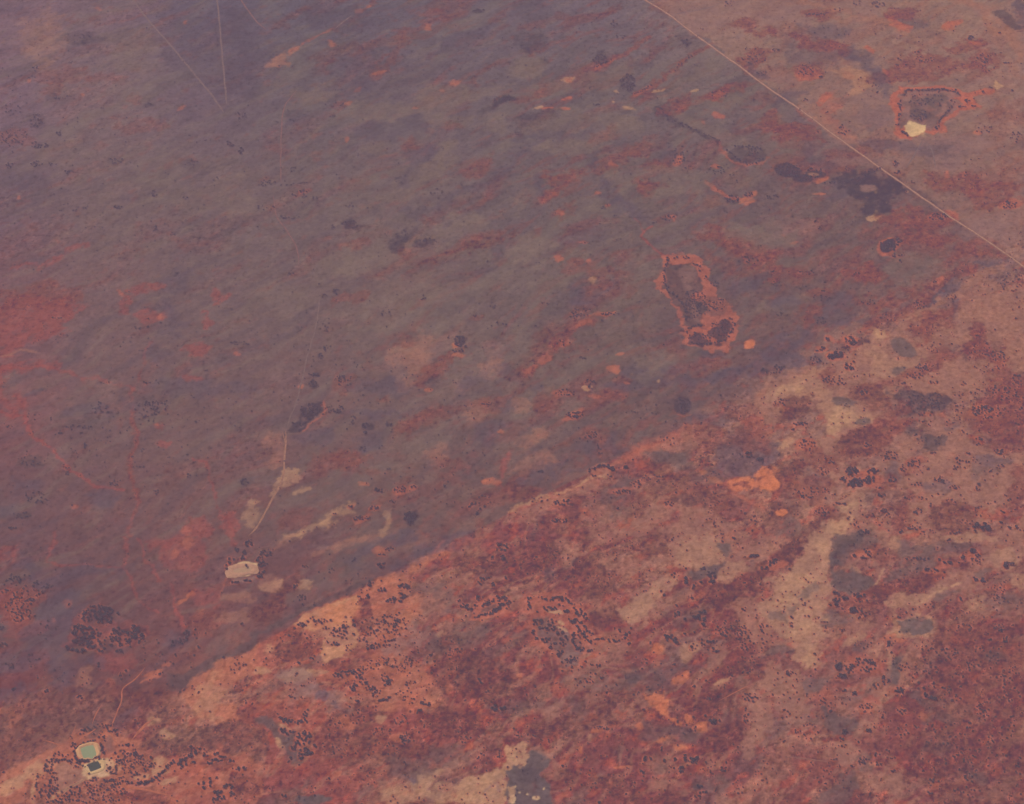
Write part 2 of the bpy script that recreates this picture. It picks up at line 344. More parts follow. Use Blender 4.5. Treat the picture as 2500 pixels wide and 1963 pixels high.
5 E r .5 s=30 r=30 : 1060 960 170 35 12 870 1440 150 32 32 660 1600 100 18 30 540 1240 220 50 10 1520 860 90 40 35 560 730 110 50 0 1270 1260 90 35 0 1180 620 90 40 35 600 1210 110 35 0 250 1600 100 60 0 620 180 110 35 20 1390 300 40 16 20 950 460 80 30 30 1540 1470 110 60 20 820 830 60 20 0 700 1300 90 30 0
5 L r .6 w=60 s=30 : 1040 740 1120 650 1200 590 1300 560
5 L c .7 w=24 s=14 : 1632 1170 1590 1240 1560 1330 1540 1380
5 E o .75 s=12 : 1510 1360 55 18 0 1580 1045 16 10 0 1460 1358 20 9 0 1290 565 40 10 0 1260 500 24 20 0 1085 775 26 10 0 690 1378 28 10 0 280 755 10 10 0
5 E k .5 s=8 : 605 1525 28 10 20 755 1535 40 14 25 670 1600 60 16 30 915 1415 50 30 20 1003 1400 26 22 0
14 P m .55 s=40 r=50 : 600 -20 1250 -20 1300 60 1150 70 1000 60 940 120 860 160 700 80
14 E r .6 s=24 r=40 : 990 100 50 30 40 1080 140 70 22 0 1310 60 80 22 0 1300 180 100 40 0 1020 250 60 40 0 1250 300 50 30 0 1560 330 100 25 0 1750 290 150 50 0 1930 200 80 30 10 1200 560 120 40 0 1100 520 80 40 0 1900 780 150 50 0 2050 820 120 50 10 1700 930 130 36 0 1760 1010 130 30 0 1650 60 60 30 0 1400 200 60 30 -30 1990 260 80 30 0
14 L v .75 w=44 s=24 r=40 : 1930 -10 2010 70 2080 160 2174 260
14 L v .65 w=46 s=26 r=40 : 1250 10 1400 60 1560 100 1670 135
14 P t .7 s=16 r=30 : 1390 300 1480 295 1505 360 1450 410 1400 400 1440 360
14 L v .6 w=26 s=16 r=30 : 1270 290 1330 300 1400 305
14 L v .6 w=44 s=24 r=36 : 1310 440 1350 500 1430 590
14 E m .5 s=34 r=40 : 1500 690 150 18 0 1450 600 90 12 0 1900 600 200 20 -5 2050 980 140 40 -10 1480 20 100 30 0 1140 330 80 20 -10 1700 660 80 14 40 1860 700 60 40 0 1500 420 60 30 0
14 E b .5 s=34 r=40 : 1480 240 50 40 -40 1560 330 30 50 -30 1330 120 90 30 0 1620 620 140 26 0 1900 330 0 0 0 1180 420 60 40 0 1050 300 60 20 -30 2150 60 30 60 0
14 P D .65 s=20 r=44 : 1340 765 1440 765 1540 710 1600 728 1690 800 1620 845 1595 925 1500 915 1480 850 1420 800
14 E m .8 s=10 : 1520 795 30 16 0
14 E k .65 s=10 r=20 : 1332 415 22 22 0 1522 210 22 10 -50 1880 100 40 14 15 1590 300 14 10 0 1650 115 30 14 -20 1970 185 30 8 -10 1860 735 10 18 0 240 335 14 10 0
14 L r .6 w=60 s=26 r=40 : 1480 1300 1650 1230 1800 1150 1900 1070 2040 1080
14 L b .6 w=26 s=18 r=30 : 1740 1290 1850 1200 1950 1150 2080 1110
14 L v .7 w=18 s=12 r=24 : 2080 1125 1980 1190 1850 1260 1700 1330 1560 1370
14 E r .5 s=24 r=40 : 560 800 40 40 0 700 450 80 36 0 200 790 90 34 25 1000 1060 120 36 -20 1080 1110 80 36 0 1480 1170 80 36 0 1300 1250 50 20 0 880 400 60 22 30 620 700 60 26 0 880 1000 90 30 0 1230 1160 60 16 0 240 1130 60 16 20
14 E g .5 s=40 r=50 : 720 750 150 46 -15 1060 1000 160 44 -10 1730 1140 120 56 0 260 510 200 36 12 100 1050 130 36 10 860 560 200 22 -22 500 540 90 36 20 1150 1290 120 40 20 560 1150 60 60 0 60 290 80 40 0 1180 480 60 40 30
3 L k .9 w=22 s=9 r=14 : 865 562 1000 562 1100 556 1200 574 1270 602 1330 600 1400 575 1430 565
3 L k .9 w=24 s=9 r=14 : 860 565 805 610 800 650 815 700 812 780 815 830 850 862 895 880
3 L k .85 w=20 s=9 r=14 : 1345 680 1300 700 1250 705 1180 742 1108 780 1125 830 1060 842
6 P k .75 s=9 r=24 : 940 0 948 150 1000 195 1062 212 1078 280 1062 340 1070 395 1042 408 1098 470 1180 492 1240 518 1310 500 1390 492 1432 440 1460 380 1430 300 1395 230 1300 150 1255 60 1225 -10
6 P d .85 s=9 r=20 : 970 -20 1140 -20 1190 50 1190 130 1160 180 1250 210 1230 300 1225 350 1140 375 1075 350 1105 280 1062 195 1000 165 962 110
2 P d .85 s=9 r=20 : 975 1708 985 1670 1060 1680 1130 1660 1160 1708
6 E m .5 s=12 : 1110 40 60 60 0 1120 130 25 20 0 1185 270 20 60 0
6 E d .5 s=12 : 1290 240 90 60 0
6 P D .8 s=9 r=22 : 1240 370 1300 352 1330 325 1375 312 1420 360 1402 410 1365 465 1240 492 1150 470 1112 430 1135 400 1180 405 1245 440
6 E k .9 s=8 : 1215 385 60 16 10 1180 395 60 12 0 1270 455 30 18 -20 1400 440 30 30 0
6 L D .6 w=8 : 1110 380 1170 358 1240 370
6 E O .95 s=7 : 1510 483 40 22 25
6 E o .8 s=10 : 650 645 42 24 -30 678 542 22 9 0 730 738 18 6 -20 560 290 90 12 5
6 E T .7 s=8 : 490 765 28 20 0 515 78 22 20 30 765 676 6 6 0 935 725 12 8 0
6 E D .7 s=7 : 1097 880 58 56 0 1605 655 25 15 0
6 L k .6 w=5 s=4 : 1060 935 1100 945 1140 938
6 L r .7 w=60 s=26 : 80 670 150 630 220 580 300 500 370 450 400 370 480 340 540 290
6 L R .55 w=70 s=36 : -20 690 120 560 260 450 350 420
6 E k .55 s=14 : 120 645 60 16 25 220 580 40 24 30 350 490 50 20 30 460 350 60 20 20
6 E r .5 s=24 r=30 : 340 500 70 45 20 500 1060 90 50 0 580 1150 60 100 0 240 840 110 60 35 640 840 90 40 0 1040 560 70 40 0 700 720 60 30 0 80 1440 120 60 20 620 40 150 20 0 1290 590 120 35 10 1180 660 50 22 0 1420 930 150 50 0 560 90 80 20 0
6 E k .6 s=14 : 405 940 70 32 20 330 800 60 24 0 530 835 50 16 -15 290 1610 60 26 30 700 1430 70 25 10 790 1380 50 28 0 280 1500 90 50 0 1010 1505 40 25 -20
6 E g .45 s=34 : 70 470 80 90 0 70 930 70 60 0 260 770 70 30 35 130 100 200 60 10 370 880 40 70 30 850 700 80 40 0 900 620 150 70 0
6 E v .5 s=30 : 130 1080 90 35 20 150 1240 130 45 20 560 1600 90 110 0 900 1570 130 40 15 250 1480 90 40 20 50 880 60 40 0 1500 1480 80 40 0 820 1650 160 30 10
6 E b .5 s=34 : 370 170 60 60 0 750 660 60 50 0 1270 540 80 24 0 170 760 60 40 35 1390 700 170 40 10 460 1130 90 50 0 1240 1000 130 40 -10 200 1300 160 40 25 1500 90 120 60 20 620 1130 60 60 0
6 P v .5 s=20 : 450 1300 500 1270 600 1260 640 1300 560 1350 420 1390
6 L T .5 w=16 s=14 r=24 : 0 1560 100 1500 250 1430 400 1392 500 1345 620 1325
6 L k .6 w=40 s=16 : 715 1205 830 1155 900 1115 990 1075 1110 1010
6 P v .55 s=24 : 850 1150 990 1080 1100 1010 1200 1010 1300 1060 1100 1160
6 P r .6 s=24 : 1100 1000 1250 1030 1450 1090 1460 1000 1632 1000 1632 1150 1450 1140 1300 1130 1150 1200
6 P O .8 s=18 r=44 : 1405 1352 1440 1340 1520 1348 1560 1300 1600 1275 1660 1280 1660 1460 1600 1450 1540 1462 1500 1440 1440 1440 1425 1400
6 E r .9 s=8 r=20 : 1470 1380 45 12 0 1600 1355 40 12 0 1560 1440 60 12 20 1500 1400 30 12 0
6 E O .8 s=9 : 1300 1350 60 14 -22 1215 1296 26 12 -10
6 L k .6 w=30 s=14 : 1440 1450 1500 1500 1600 1540
6 E G .5 s=30 : 1030 1210 130 45 -12 1260 1310 110 40 -20 700 1370 60 60 35 690 1560 60 50 0 1150 1460 60 40 0
6 E R .6 s=26 r=30 : 790 1540 100 45 30 40 1410 120 60 0 1050 1400 200 90 0 1300 1480 150 80 0 900 1300 150 60 0 300 1640 160 60 0 420 1500 60 70 0
7 P t .8 s=16 r=30 : -20 755 150 690 330 625 400 660 300 690 360 760 440 800 450 890 560 880 650 920 650 990 520 1010 430 1010 400 1080 360 1040 340 880 320 800 220 785 120 860 -20 870
7 P t .7 s=18 r=30 : 625 445 700 400 790 420 740 480 650 490
7 P t .75 s=18 r=30 : 600 500 740 520 860 580 980 560 920 650 840 720 650 680 720 600
7 P v .7 s=26 r=36 : 860 760 1000 680 1150 600 1350 580 1370 700 1250 760 1100 800 1000 780
7 P v .6 s=40 r=40 : 1220 120 1400 80 1632 120 1632 560 1480 440 1350 380 1230 300
7 E v .6 s=30 r=30 : 440 1180 60 130 0 900 1120 70 90 0 1500 1420 150 80 0 1230 1270 80 50 0 1080 1010 70 60 0 1400 1230 150 50 0 1130 1450 120 45 0 550 1640 110 60 35 330 1440 150 50 0 780 1240 60 50 0 130 1130 60 40 0
7 E T .6 s=20 : 130 760 120 30 20 470 930 80 50 0 100 1120 50 22 20 700 430 40 25 0 400 1000 30 60 20
7 P T .55 s=20 r=20 : 300 1708 420 1620 500 1520 560 1500 540 1600 460 1708
7 P D .62 s=14 r=34 : 840 835 880 800 950 785 1030 795 1080 820 1120 800 1132 850 1090 910 1060 935 960 965 880 945 840 900
7 P d .75 s=16 r=34 : 900 1010 960 985 1010 1050 1100 1070 1100 1130 1060 1185 1000 1160 940 1100
7 E G .8 s=14 r=16 : 870 505 80 50 -20 590 975 55 24 0 490 860 70 30 0 820 660 40 28 20
7 E d .7 s=10 : 610 795 32 18 0
7 L b .55 w=60 s=36 : -20 560 150 470 350 330 700 330 850 230 1050 190 1250 60
7 E b .5 s=40 : 420 250 130 60 0 100 200 100 60 0 1440 1240 100 34 0 790 1290 70 45 0 1150 1010 60 30 0 1180 240 30 90 0 300 1360 60 40 0 60 580 100 40 0 1100 1390 100 30 0
7 L v .7 w=24 s=14 : 1510 0 1380 60 1230 150 1100 220 1000 280 880 320 800 350
7 L r .7 w=70 s=24 : 630 370 760 310 870 265 960 200 1060 100 1130 50 1300 20
7 L r .7 w=60 s=22 : 640 800 750 760 850 720 960 650 1100 590 1200 560
7 E R .6 s=26 r=40 : 230 870 100 80 20 130 930 60 50 0 700 840 120 50 0 580 1110 180 70 10 130 1300 130 60 0 1180 1580 140 110 0 950 410 0 0 0
7 E r .6 s=34 r=40 : 1050 360 120 60 30 1400 530 150 70 -25 1500 850 150 130 0 1540 1090 130 80 0 300 1230 150 80 0 850 900 100 40 0 800 1010 150 60 0 700 1350 130 60 0 1060 560 80 30 30 370 690 80 50 0 1600 1450 60 150 0 200 1400 200 60 0 400 1560 110 60 0 930 1240 80 40 0 1290 400 60 50 0 850 1600 60 100 0 300 340 60 45 0 1350 950 120 80 0 620 60 150 60 0 40 60 60 40 0
7 E k .8 s=9 : 515 465 55 34 -15 430 560 70 34 0 340 522 38 16 15 520 640 34 22 0 550 600 18 10 0 1090 75 28 16 30 380 440 24 20 0 240 1120 70 40 0 1490 1558 30 22 0
7 E k .45 s=14 : 600 1340 130 60 0 930 1240 60 40 0 1350 920 90 50 0 200 1010 60 28 0
7 P O .9 s=12 r=24 : -20 1300 20 1300 40 1370 85 1400 60 1430 10 1440 -20 1460
7 E R .6 s=14 : 75 1555 70 55 0
7 E O 1 s=6 r=10 : 75 1558 38 26 0
8 P d .62 s=16 r=16 : 1060 880 1160 880 1300 815 1500 720 1632 640 1632 705 1420 800 1250 920 1140 1000 1060 960
8 P q .85 s=18 r=24 : 1160 1010 1250 920 1420 805 1660 690 1660 870 1560 900 1490 960 1430 1000 1390 1050 1500 1080 1530 1150 1420 1180 1290 1130 1230 1080
8 P T .4 s=40 : 1230 1080 1300 960 1430 900 1480 960 1380 1060 1420 1120 1300 1120
8 P R .55 s=30 r=30 : 720 1100 760 950 880 960 1060 960 1080 1060 900 1180 780 1280 740 1200
8 L D .35 w=50 s=30 : 830 920 740 1010 720 1060
8 L b .4 w=60 s=30 : 830 1090 780 1180 760 1260
8 P o .85 s=12 r=16 : -20 1110 60 1100 180 1090 150 1140 130 1180 80 1160 40 1130 -20 1170
8 E k .7 s=12 : 190 1255 32 22 0 100 1190 40 30 0 340 540 16 12 0 430 430 26 18 0 690 930 26 12 25 520 1265 30 12 0
8 E o .7 s=8 : 980 870 60 14 15 960 900 70 10 20 1055 822 28 10 15 1010 880 20 25 0 1195 400 0 0 0
8 L o .8 w=18 s=10 : 1125 440 1160 420 1190 400 1228 368
8 L c .7 w=20 s=12 : 1130 440 1140 510 1180 580
8 E c .5 s=30 r=30 : 1160 110 150 100 0 60 430 100 80 0 150 560 130 60 0 1000 60 100 30 0 250 780 60 40 0 40 100 90 60 0 250 1090 120 60 0 750 800 100 60 0 1330 380 100 60 0
8 E o .45 s=20 : 1200 50 35 45 0 1100 130 25 25 0 1285 490 20 20 0
8 L c .5 w=11 s=9 r=14 : 350 -10 325 90 310 150 420 180 600 185 770 215 820 280 860 370 900 430 1000 490
8 L c .5 w=16 s=10 : 800 10 800 100 790 200
8 L c .5 w=13 s=9 r=14 : 870 20 920 150 975 190 1000 240 1015 290
8 L c .5 w=14 s=9 : 1090 300 1110 420 1140 500 1180 590 1150 660
8 E b .5 s=50 : 350 600 170 230 0 500 250 280 60 0 100 800 150 70 0 1150 700 120 60 20 400 890 80 80 0 60 1050 110 40 0 180 180 120 30 0 620 800 100 30 0
8 E c .4 s=24 r=30 : 610 580 130 130 0 830 640 100 70 0 520 690 120 40 0
8 E r .55 s=24 r=26 : 100 460 110 80 0 190 380 90 60 0 150 510 80 40 0 1330 560 100 90 0 650 1000 160 60 20
8 E v .6 s=25 r=25 : 1550 490 50 40 0 1430 520 60 30 0 540 900 40 70 -20 1520 380 80 30 0
8 P p .9 s=6 r=10 : 1437 235 1455 205 1520 180 1600 178 1635 185 1635 240 1560 262 1500 275 1450 268
8 E m .9 s=8 : 1555 282 80 12 8
8 L k .5 w=10 s=8 : 1440 270 1425 320 1405 380
8 P q .8 s=20 r=24 : -20 1600 60 1510 170 1460 280 1420 400 1370 470 1310 560 1250 640 1200 720 1190 760 1260 860 1330 950 1380 1000 1460 980 1540 900 1600 750 1620 640 1708 -20 1708
8 P o .45 s=30 r=30 : 740 1380 860 1340 1000 1440 1200 1400 1632 1380 1660 1720 700 1720 760 1560
8 E R .6 s=24 r=30 : 1400 1480 110 50 0 950 1680 150 40 0 1550 1600 90 60 0 1000 1350 120 60 0
8 P x .6 s=40 r=50 : 60 1120 300 1000 640 980 760 1080 700 1200 560 1240 440 1330 200 1420 40 1480 -20 1300
8 P x .6 s=40 r=50 : 880 1240 1040 1120 1300 1160 1632 1200 1660 1380 1300 1400 1060 1420 900 1340
8 P x .5 s=30 r=40 : 760 1380 880 1330 980 1440 960 1530 860 1570 740 1520
8 P x .55 s=30 r=40 : 200 1560 330 1540 380 1640 620 1560 760 1580 760 1720 180 1720
8 E z .6 s=14 r=22 : 620 490 70 34 0 680 510 40 44 0 510 590 44 26 0 570 630 50 34 0 860 620 40 44 0 790 620 50 26 0 480 705 60 24 20 560 670 60 26 0
8 E d .5 s=20 r=30 : 620 1230 60 40 0 690 1330 34 60 0
8 P v .95 s=9 r=14 : 350 1520 380 1460 430 1440 480 1460 490 1490 520 1510 550 1545 480 1600 400 1650 360 1620
8 P p .85 s=10 r=12 : 500 1450 560 1420 640 1410 690 1430 720 1480 690 1530 640 1545 570 1560 520 1520
8 E T .6 s=14 r=14 : 720 1480 40 40 0 1010 1470 60 60 30 900 1540 50 24 0 250 1500 120 40 25 80 1600 90 40 30 1080 1570 50 20 20 1060 1260 50 30 0
8 L T .6 w=14 s=8 : 330 1660 450 1610 540 1560
8 L T .6 w=14 s=10 : 200 1708 215 1640 230 1560
8 E T .5 s=14 : 320 1670 30 24 0 960 1190 40 20 30
9 P s .92 s=8 r=14 : 240 575 300 520 400 470 480 430 560 400 640 372 650 400 615 470 605 540 640 600 630 700 570 760 490 790 450 820 425 760 410 690 440 640 400 600 300 600
9 P O .45 s=30 : 300 560 450 460 600 400 600 520 420 600
9 P v .5 s=16 : 370 600 620 580 620 680 440 700
9 L q .8 w=44 s=16 : 700 345 800 290 950 220 1080 150 1180 112
9 L k .75 w=18 s=10 : 1130 120 1160 60 1185 40
9 L k .6 w=22 s=14 : 1180 112 1250 70 1400 20 1500 -5
9 P q .6 s=34 r=36 : 700 360 800 300 1020 210 1060 360 990 500 1030 660 930 760 1130 900 1150 1100 780 1090 640 1000 720 900 620 860 760 760 720 560
9 P q .35 s=40 : 800 520 960 480 1000 640 860 700 760 640
9 P k .7 s=20 r=24 : 0 740 40 690 120 680 140 760 90 850 30 850
9 E T .55 s=16 r=18 : 250 905 90 30 8 370 885 90 24 15 295 320 44 16 20 100 320 70 36 20 800 1170 40 30 60 1180 620 40 14 10 90 720 30 30 0 60 860 40 20 0
9 E m .6 s=30 : 270 940 140 40 -20 330 1030 130 50 -20 500 1090 60 70 -30 1010 640 50 100 10 870 720 80 60 0 420 60 50 20 0
9 P G .8 s=18 r=20 : 0 1160 70 1150 150 1200 260 1230 270 1330 300 1400 240 1440 200 1390 180 1310 100 1240 0 1200
9 E T .7 s=8 : 155 1320 18 50 35 190 1210 40 8 -25
9 P k .9 s=10 r=14 : 1360 540 1440 545 1632 490 1632 385 1590 372 1500 395 1420 425 1375 470
9 E d .7 s=10 : 1500 465 60 18 25
9 E R .6 s=30 r=34 : 680 500 45 110 0 700 1100 90 50 0 250 740 120 90 0 1250 800 150 200 0 550 1300 160 170 0 1450 900 150 150 0 180 350 140 40 30 100 450 120 80 30 1300 1200 150 80 0 1000 1400 200 100 0 620 880 100 60 20 1400 170 160 60 10 800 1330 120 90 0
9 E G .45 s=40 : 1120 680 60 90 0 1180 1400 120 60 0 1400 640 150 60 0 1540 1100 60 20 0 1000 1480 150 60 0 650 230 120 60 20 1150 380 100 60 0
9 E o .6 s=10 : 520 1520 32 12 25 1225 970 24 36 0 800 95 45 20 0 910 1280 60 30 0 560 1200 60 40 -30 1080 1080 60 14 0 580 930 100 12 25 450 900 60 20 20
9 E v .5 s=24 : 600 40 160 22 5 430 90 110 16 28 680 15 110 14 10 200 30 90 14 35 90 310 70 45 20
9 L d .7 w=44 s=18 : -20 630 250 510 500 380 640 320 720 290
9 L b .5 w=70 s=34 : 600 220 800 60 1000 -10
9 L b .5 w=60 s=34 : 880 210 1100 100 1280 20
9 P T .75 s=22 r=40 : 1400 1500 1480 1470 1560 1420 1660 1385 1660 1470 1600 1500 1590 1560 1632 1600 1600 1660 1560 1708 1300 1708 1330 1620 1390 1560
9 E T .5 s=30 r=30 : 1060 1530 130 40 15 930 1640 150 50 10 1200 1640 120 50 0
9 E G .95 s=12 : 370 1695 115 36 5
9 E b .6 s=12 : 980 1550 35 10 -10 420 1040 40 40 -40 500 1090 20 20 0
9 P G .95 s=7 r=12 : 1600 1708 1590 1640 1610 1560 1580 1500 1640 1490 1660 1708
9 L m .8 w=12 : 1480 1630 1500 1590 1540 1580 1560 1610
10 P T .55 s=30 : 680 470 760 420 860 380 900 320 940 340 930 440 880 500 800 560 740 560
10 P t .75 s=16 r=24 : 655 480 700 440 770 420 850 370 870 320 960 265 1040 250 1040 310 985 385 965 450 900 500 830 560 780 590 740 560
10 P t .8 s=16 r=24 : 1090 50 1160 20 1300 15 1330 90 1345 130 1290 165 1160 200 1060 180 1000 190 1050 110
10 P t .85 s=12 r=18 : 1350 148 1480 145 1520 190 1450 250 1380 290 1310 300 1330 220
10 P t .75 s=12 r=16 : 1060 805 1070 725 1130 680 1220 690 1170 740 1120 795
10 P G .8 s=16 r=18 : 1120 230 1230 190 1340 150 1320 240 1220 280 1120 270
10 P G .8 s=14 : 1310 50 1400 50 1380 110 1350 140
10 P k .65 s=18 r=18 : 60 420 120 380 220 360 330 370 420 420 480 480 520 560 600 650 540 690 480 720 450 830 380 860 290 830 200 740 130 690 110 560
10 P G .72 s=11 r=18 : 140 530 220 515 300 570 350 600 440 650 455 740 430 820 340 845 290 780 220 700 160 640
10 E m .7 s=10 : 360 780 70 50 0 330 600 40 20 -30
10 E T .9 s=6 : 305 550 20 10 -30 320 590 40 8 -25 270 485 60 12 0
10 P O .75 s=16 r=40 : 915 1010 955 990 1000 1040 1030 1110 1060 1170 1105 1225 1070 1240 1010 1180 955 1110
10 E O .6 s=12 r=16 : 1190 1220 36 40 -40 935 830 20 26 0 930 720 40 26 0 1060 1350 55 16 -18 930 1315 40 14 0 150 125 22 12 0 20 895 24 14 -20 1080 920 60 30 30 1130 1170 40 20 -40 545 1240 30 12 10 450 1360 10 26 0 700 1470 50 8 5 530 1545 14 18 0 320 865 25 10 0 210 180 8 14 0 1000 1290 40 10 0 800 1210 30 20 0
10 P d .6 s=26 : 950 1230 1100 1200 1200 1280 1150 1340 1000 1320
10 P T .75 s=16 r=36 : -20 1350 60 1340 130 1330 100 1390 70 1460 20 1475 -20 1470
10 P G .95 s=9 r=14 : -20 1480 50 1480 80 1440 130 1370 200 1380 230 1430 170 1520 230 1600 260 1740 -20 1740
10 E D .35 s=20 : 90 1530 60 60 0
10 E p .85 s=4 : 150 1670 24 13 -10 45 1640 7 6 0 95 1650 7 5 0 20 1600 7 5 0 195 1612 6 9 -20 5 1680 20 30 0
10 P T .7 s=8 : -20 1600 10 1600 20 1660 0 1700 -20 1700
10 E v .6 s=20 : 200 1390 60 16 -30 250 1480 18 60 0 980 1560 110 30 0 1100 1620 60 20 0
10 E R .6 s=30 r=36 : 500 60 90 60 0 900 70 140 60 0 120 110 180 80 0 520 270 150 70 0 570 520 110 80 0 1370 1290 150 100 0 720 1640 110 60 0 1420 640 100 80 0 950 1620 80 40 0 300 1550 60 60 0 700 1020 100 40 0 1300 1050 160 80 0 500 1150 170 60 0 1500 850 120 70 0 1350 360 150 90 0 600 1600 150 60 0 250 1230 150 60 0
10 E D .6 s=14 : 255 240 35 50 0 780 890 50 30 0 370 190 70 12 20 1200 1600 40 26 0
10 E G .4 s=40 : 560 930 160 60 0 350 1110 120 50 -10 1000 830 100 60 0 850 900 160 80 0 450 640 0 0 0 1100 560 100 60 0 60 1080 100 40 0 1250 1560 100 60 0 850 1260 100 60 0
10 L v .7 w=34 s=18 : 340 180 430 140 510 90 580 20
10 L v .5 w=26 s=14 : 700 270 850 190 980 150
10 E v .75 s=30 : 1550 560 120 150 0 1560 1180 90 140 0 1520 1340 100 60 30 1340 950 70 14 20 1500 450 90 60 0 260 1110 60 30 30
10 E T .5 s=8 : 1340 930 60 12 18 500 1280 20 14 60
11 P t .9 s=22 r=40 : 270 -20 470 -20 440 130 400 200 395 330 380 430 350 500 360 620 330 720 290 800 170 820 140 740 180 640 80 600 30 550 -20 500 -20 290 130 250 230 150
11 E T .4 s=40 : 180 350 120 100 0 250 560 100 60 0 340 60 60 60 0 300 770 50 50 0
11 E v .8 s=34 r=40 : 150 1010 170 150 0 500 1390 110 80 -20 740 1530 130 80 0 620 1220 70 50 0 1200 1090 70 50 0 1450 1600 90 60 0 60 900 90 90 0 600 1120 0 0 0
11 E t .8 s=16 r=24 : 1340 430 50 60 0 800 70 50 40 0 1520 150 110 60 0 1580 270 80 40 0 900 410 130 50 20 560 660 80 26 30 1050 340 130 24 20 1300 10 200 30 0 760 640 0 0 0 560 215 40 12 -20 770 800 20 50 -20
11 L T .7 w=10 s=7 : 950 440 1030 370 1120 340 1230 300
11 L T .6 w=9 s=6 : 740 205 710 250 695 300 640 340
11 E T .45 s=26 r=36 : 935 585 140 80 -5
11 E G .85 s=9 r=20 : 935 575 100 56 -5
11 E m .6 s=8 : 945 575 14 26 -30 870 560 20 14 0
11 P G .85 s=14 r=20 : 420 230 480 220 570 225 660 260 690 300 660 350 600 380 480 370 410 340
11 P d .8 s=16 r=18 : 440 140 540 60 620 10 580 -20 450 -20 400 180 410 240 480 150
11 P G .8 s=14 r=14 : 760 880 800 790 850 780 840 870 820 940 770 960
11 E G .55 s=20 r=36 : 460 850 70 34 0 430 530 90 50 0 90 490 60 26 0 160 445 40 20 0 250 350 60 24 30 1120 380 110 30 20 1360 245 70 22 10 1060 1040 160 50 0 310 960 60 60 30 620 700 60 24 30 600 1440 60 34 0 870 230 130 40 10 1080 1380 70 50 0 1120 1160 80 40 0 60 740 100 40 0 960 130 150 60 0
11 P d .75 s=16 r=20 : 340 1100 400 1080 450 1130 560 1150 570 1210 500 1265 400 1240 380 1170
11 P d .6 s=20 r=24 : 330 1660 420 1570 520 1480 590 1520 570 1600 500 1680 440 1720 300 1720
11 E o .75 s=12 r=14 : 770 640 48 18 10 840 670 45 20 0 1000 1150 30 20 -30 1080 935 24 18 0 870 1110 26 12 0 600 1190 0 0 0 545 180 0 0 0
11 L r .8 w=80 s=26 : 500 470 650 390 850 310 1000 240
11 L r .85 w=40 s=18 : 1000 240 1100 190 1250 140 1340 110
11 E R .7 s=24 r=26 : 940 280 100 40 25 150 110 60 50 40 60 170 90 50 20 650 100 60 40 0 700 370 70 30 20
11 E k .8 s=12 : 1310 125 48 36 0 1150 180 80 20 10 1040 215 60 18 10 610 110 60 26 0 60 190 60 30 20
11 E k .5 s=18 r=24 : 610 830 120 60 0 830 990 60 30 0 630 1090 60 30 0 350 1030 70 30 25
11 P R .45 s=60 r=60 : 1050 480 1250 400 1660 600 1660 1740 1150 1740 900 1500 1100 1200 1000 900
11 E r .5 s=40 r=40 : 1300 700 200 150 0 1550 800 100 200 0 1400 1000 150 100 0 200 1400 200 80 0 650 1300 110 60 0 950 1300 130 60 0
11 E d .5 s=50 r=40 : 1450 780 80 40 0 1300 1500 80 40 0 1500 400 130 60 0
11 L v .6 w=5 s=4 : 120 1405 230 1425 380 1440
'''
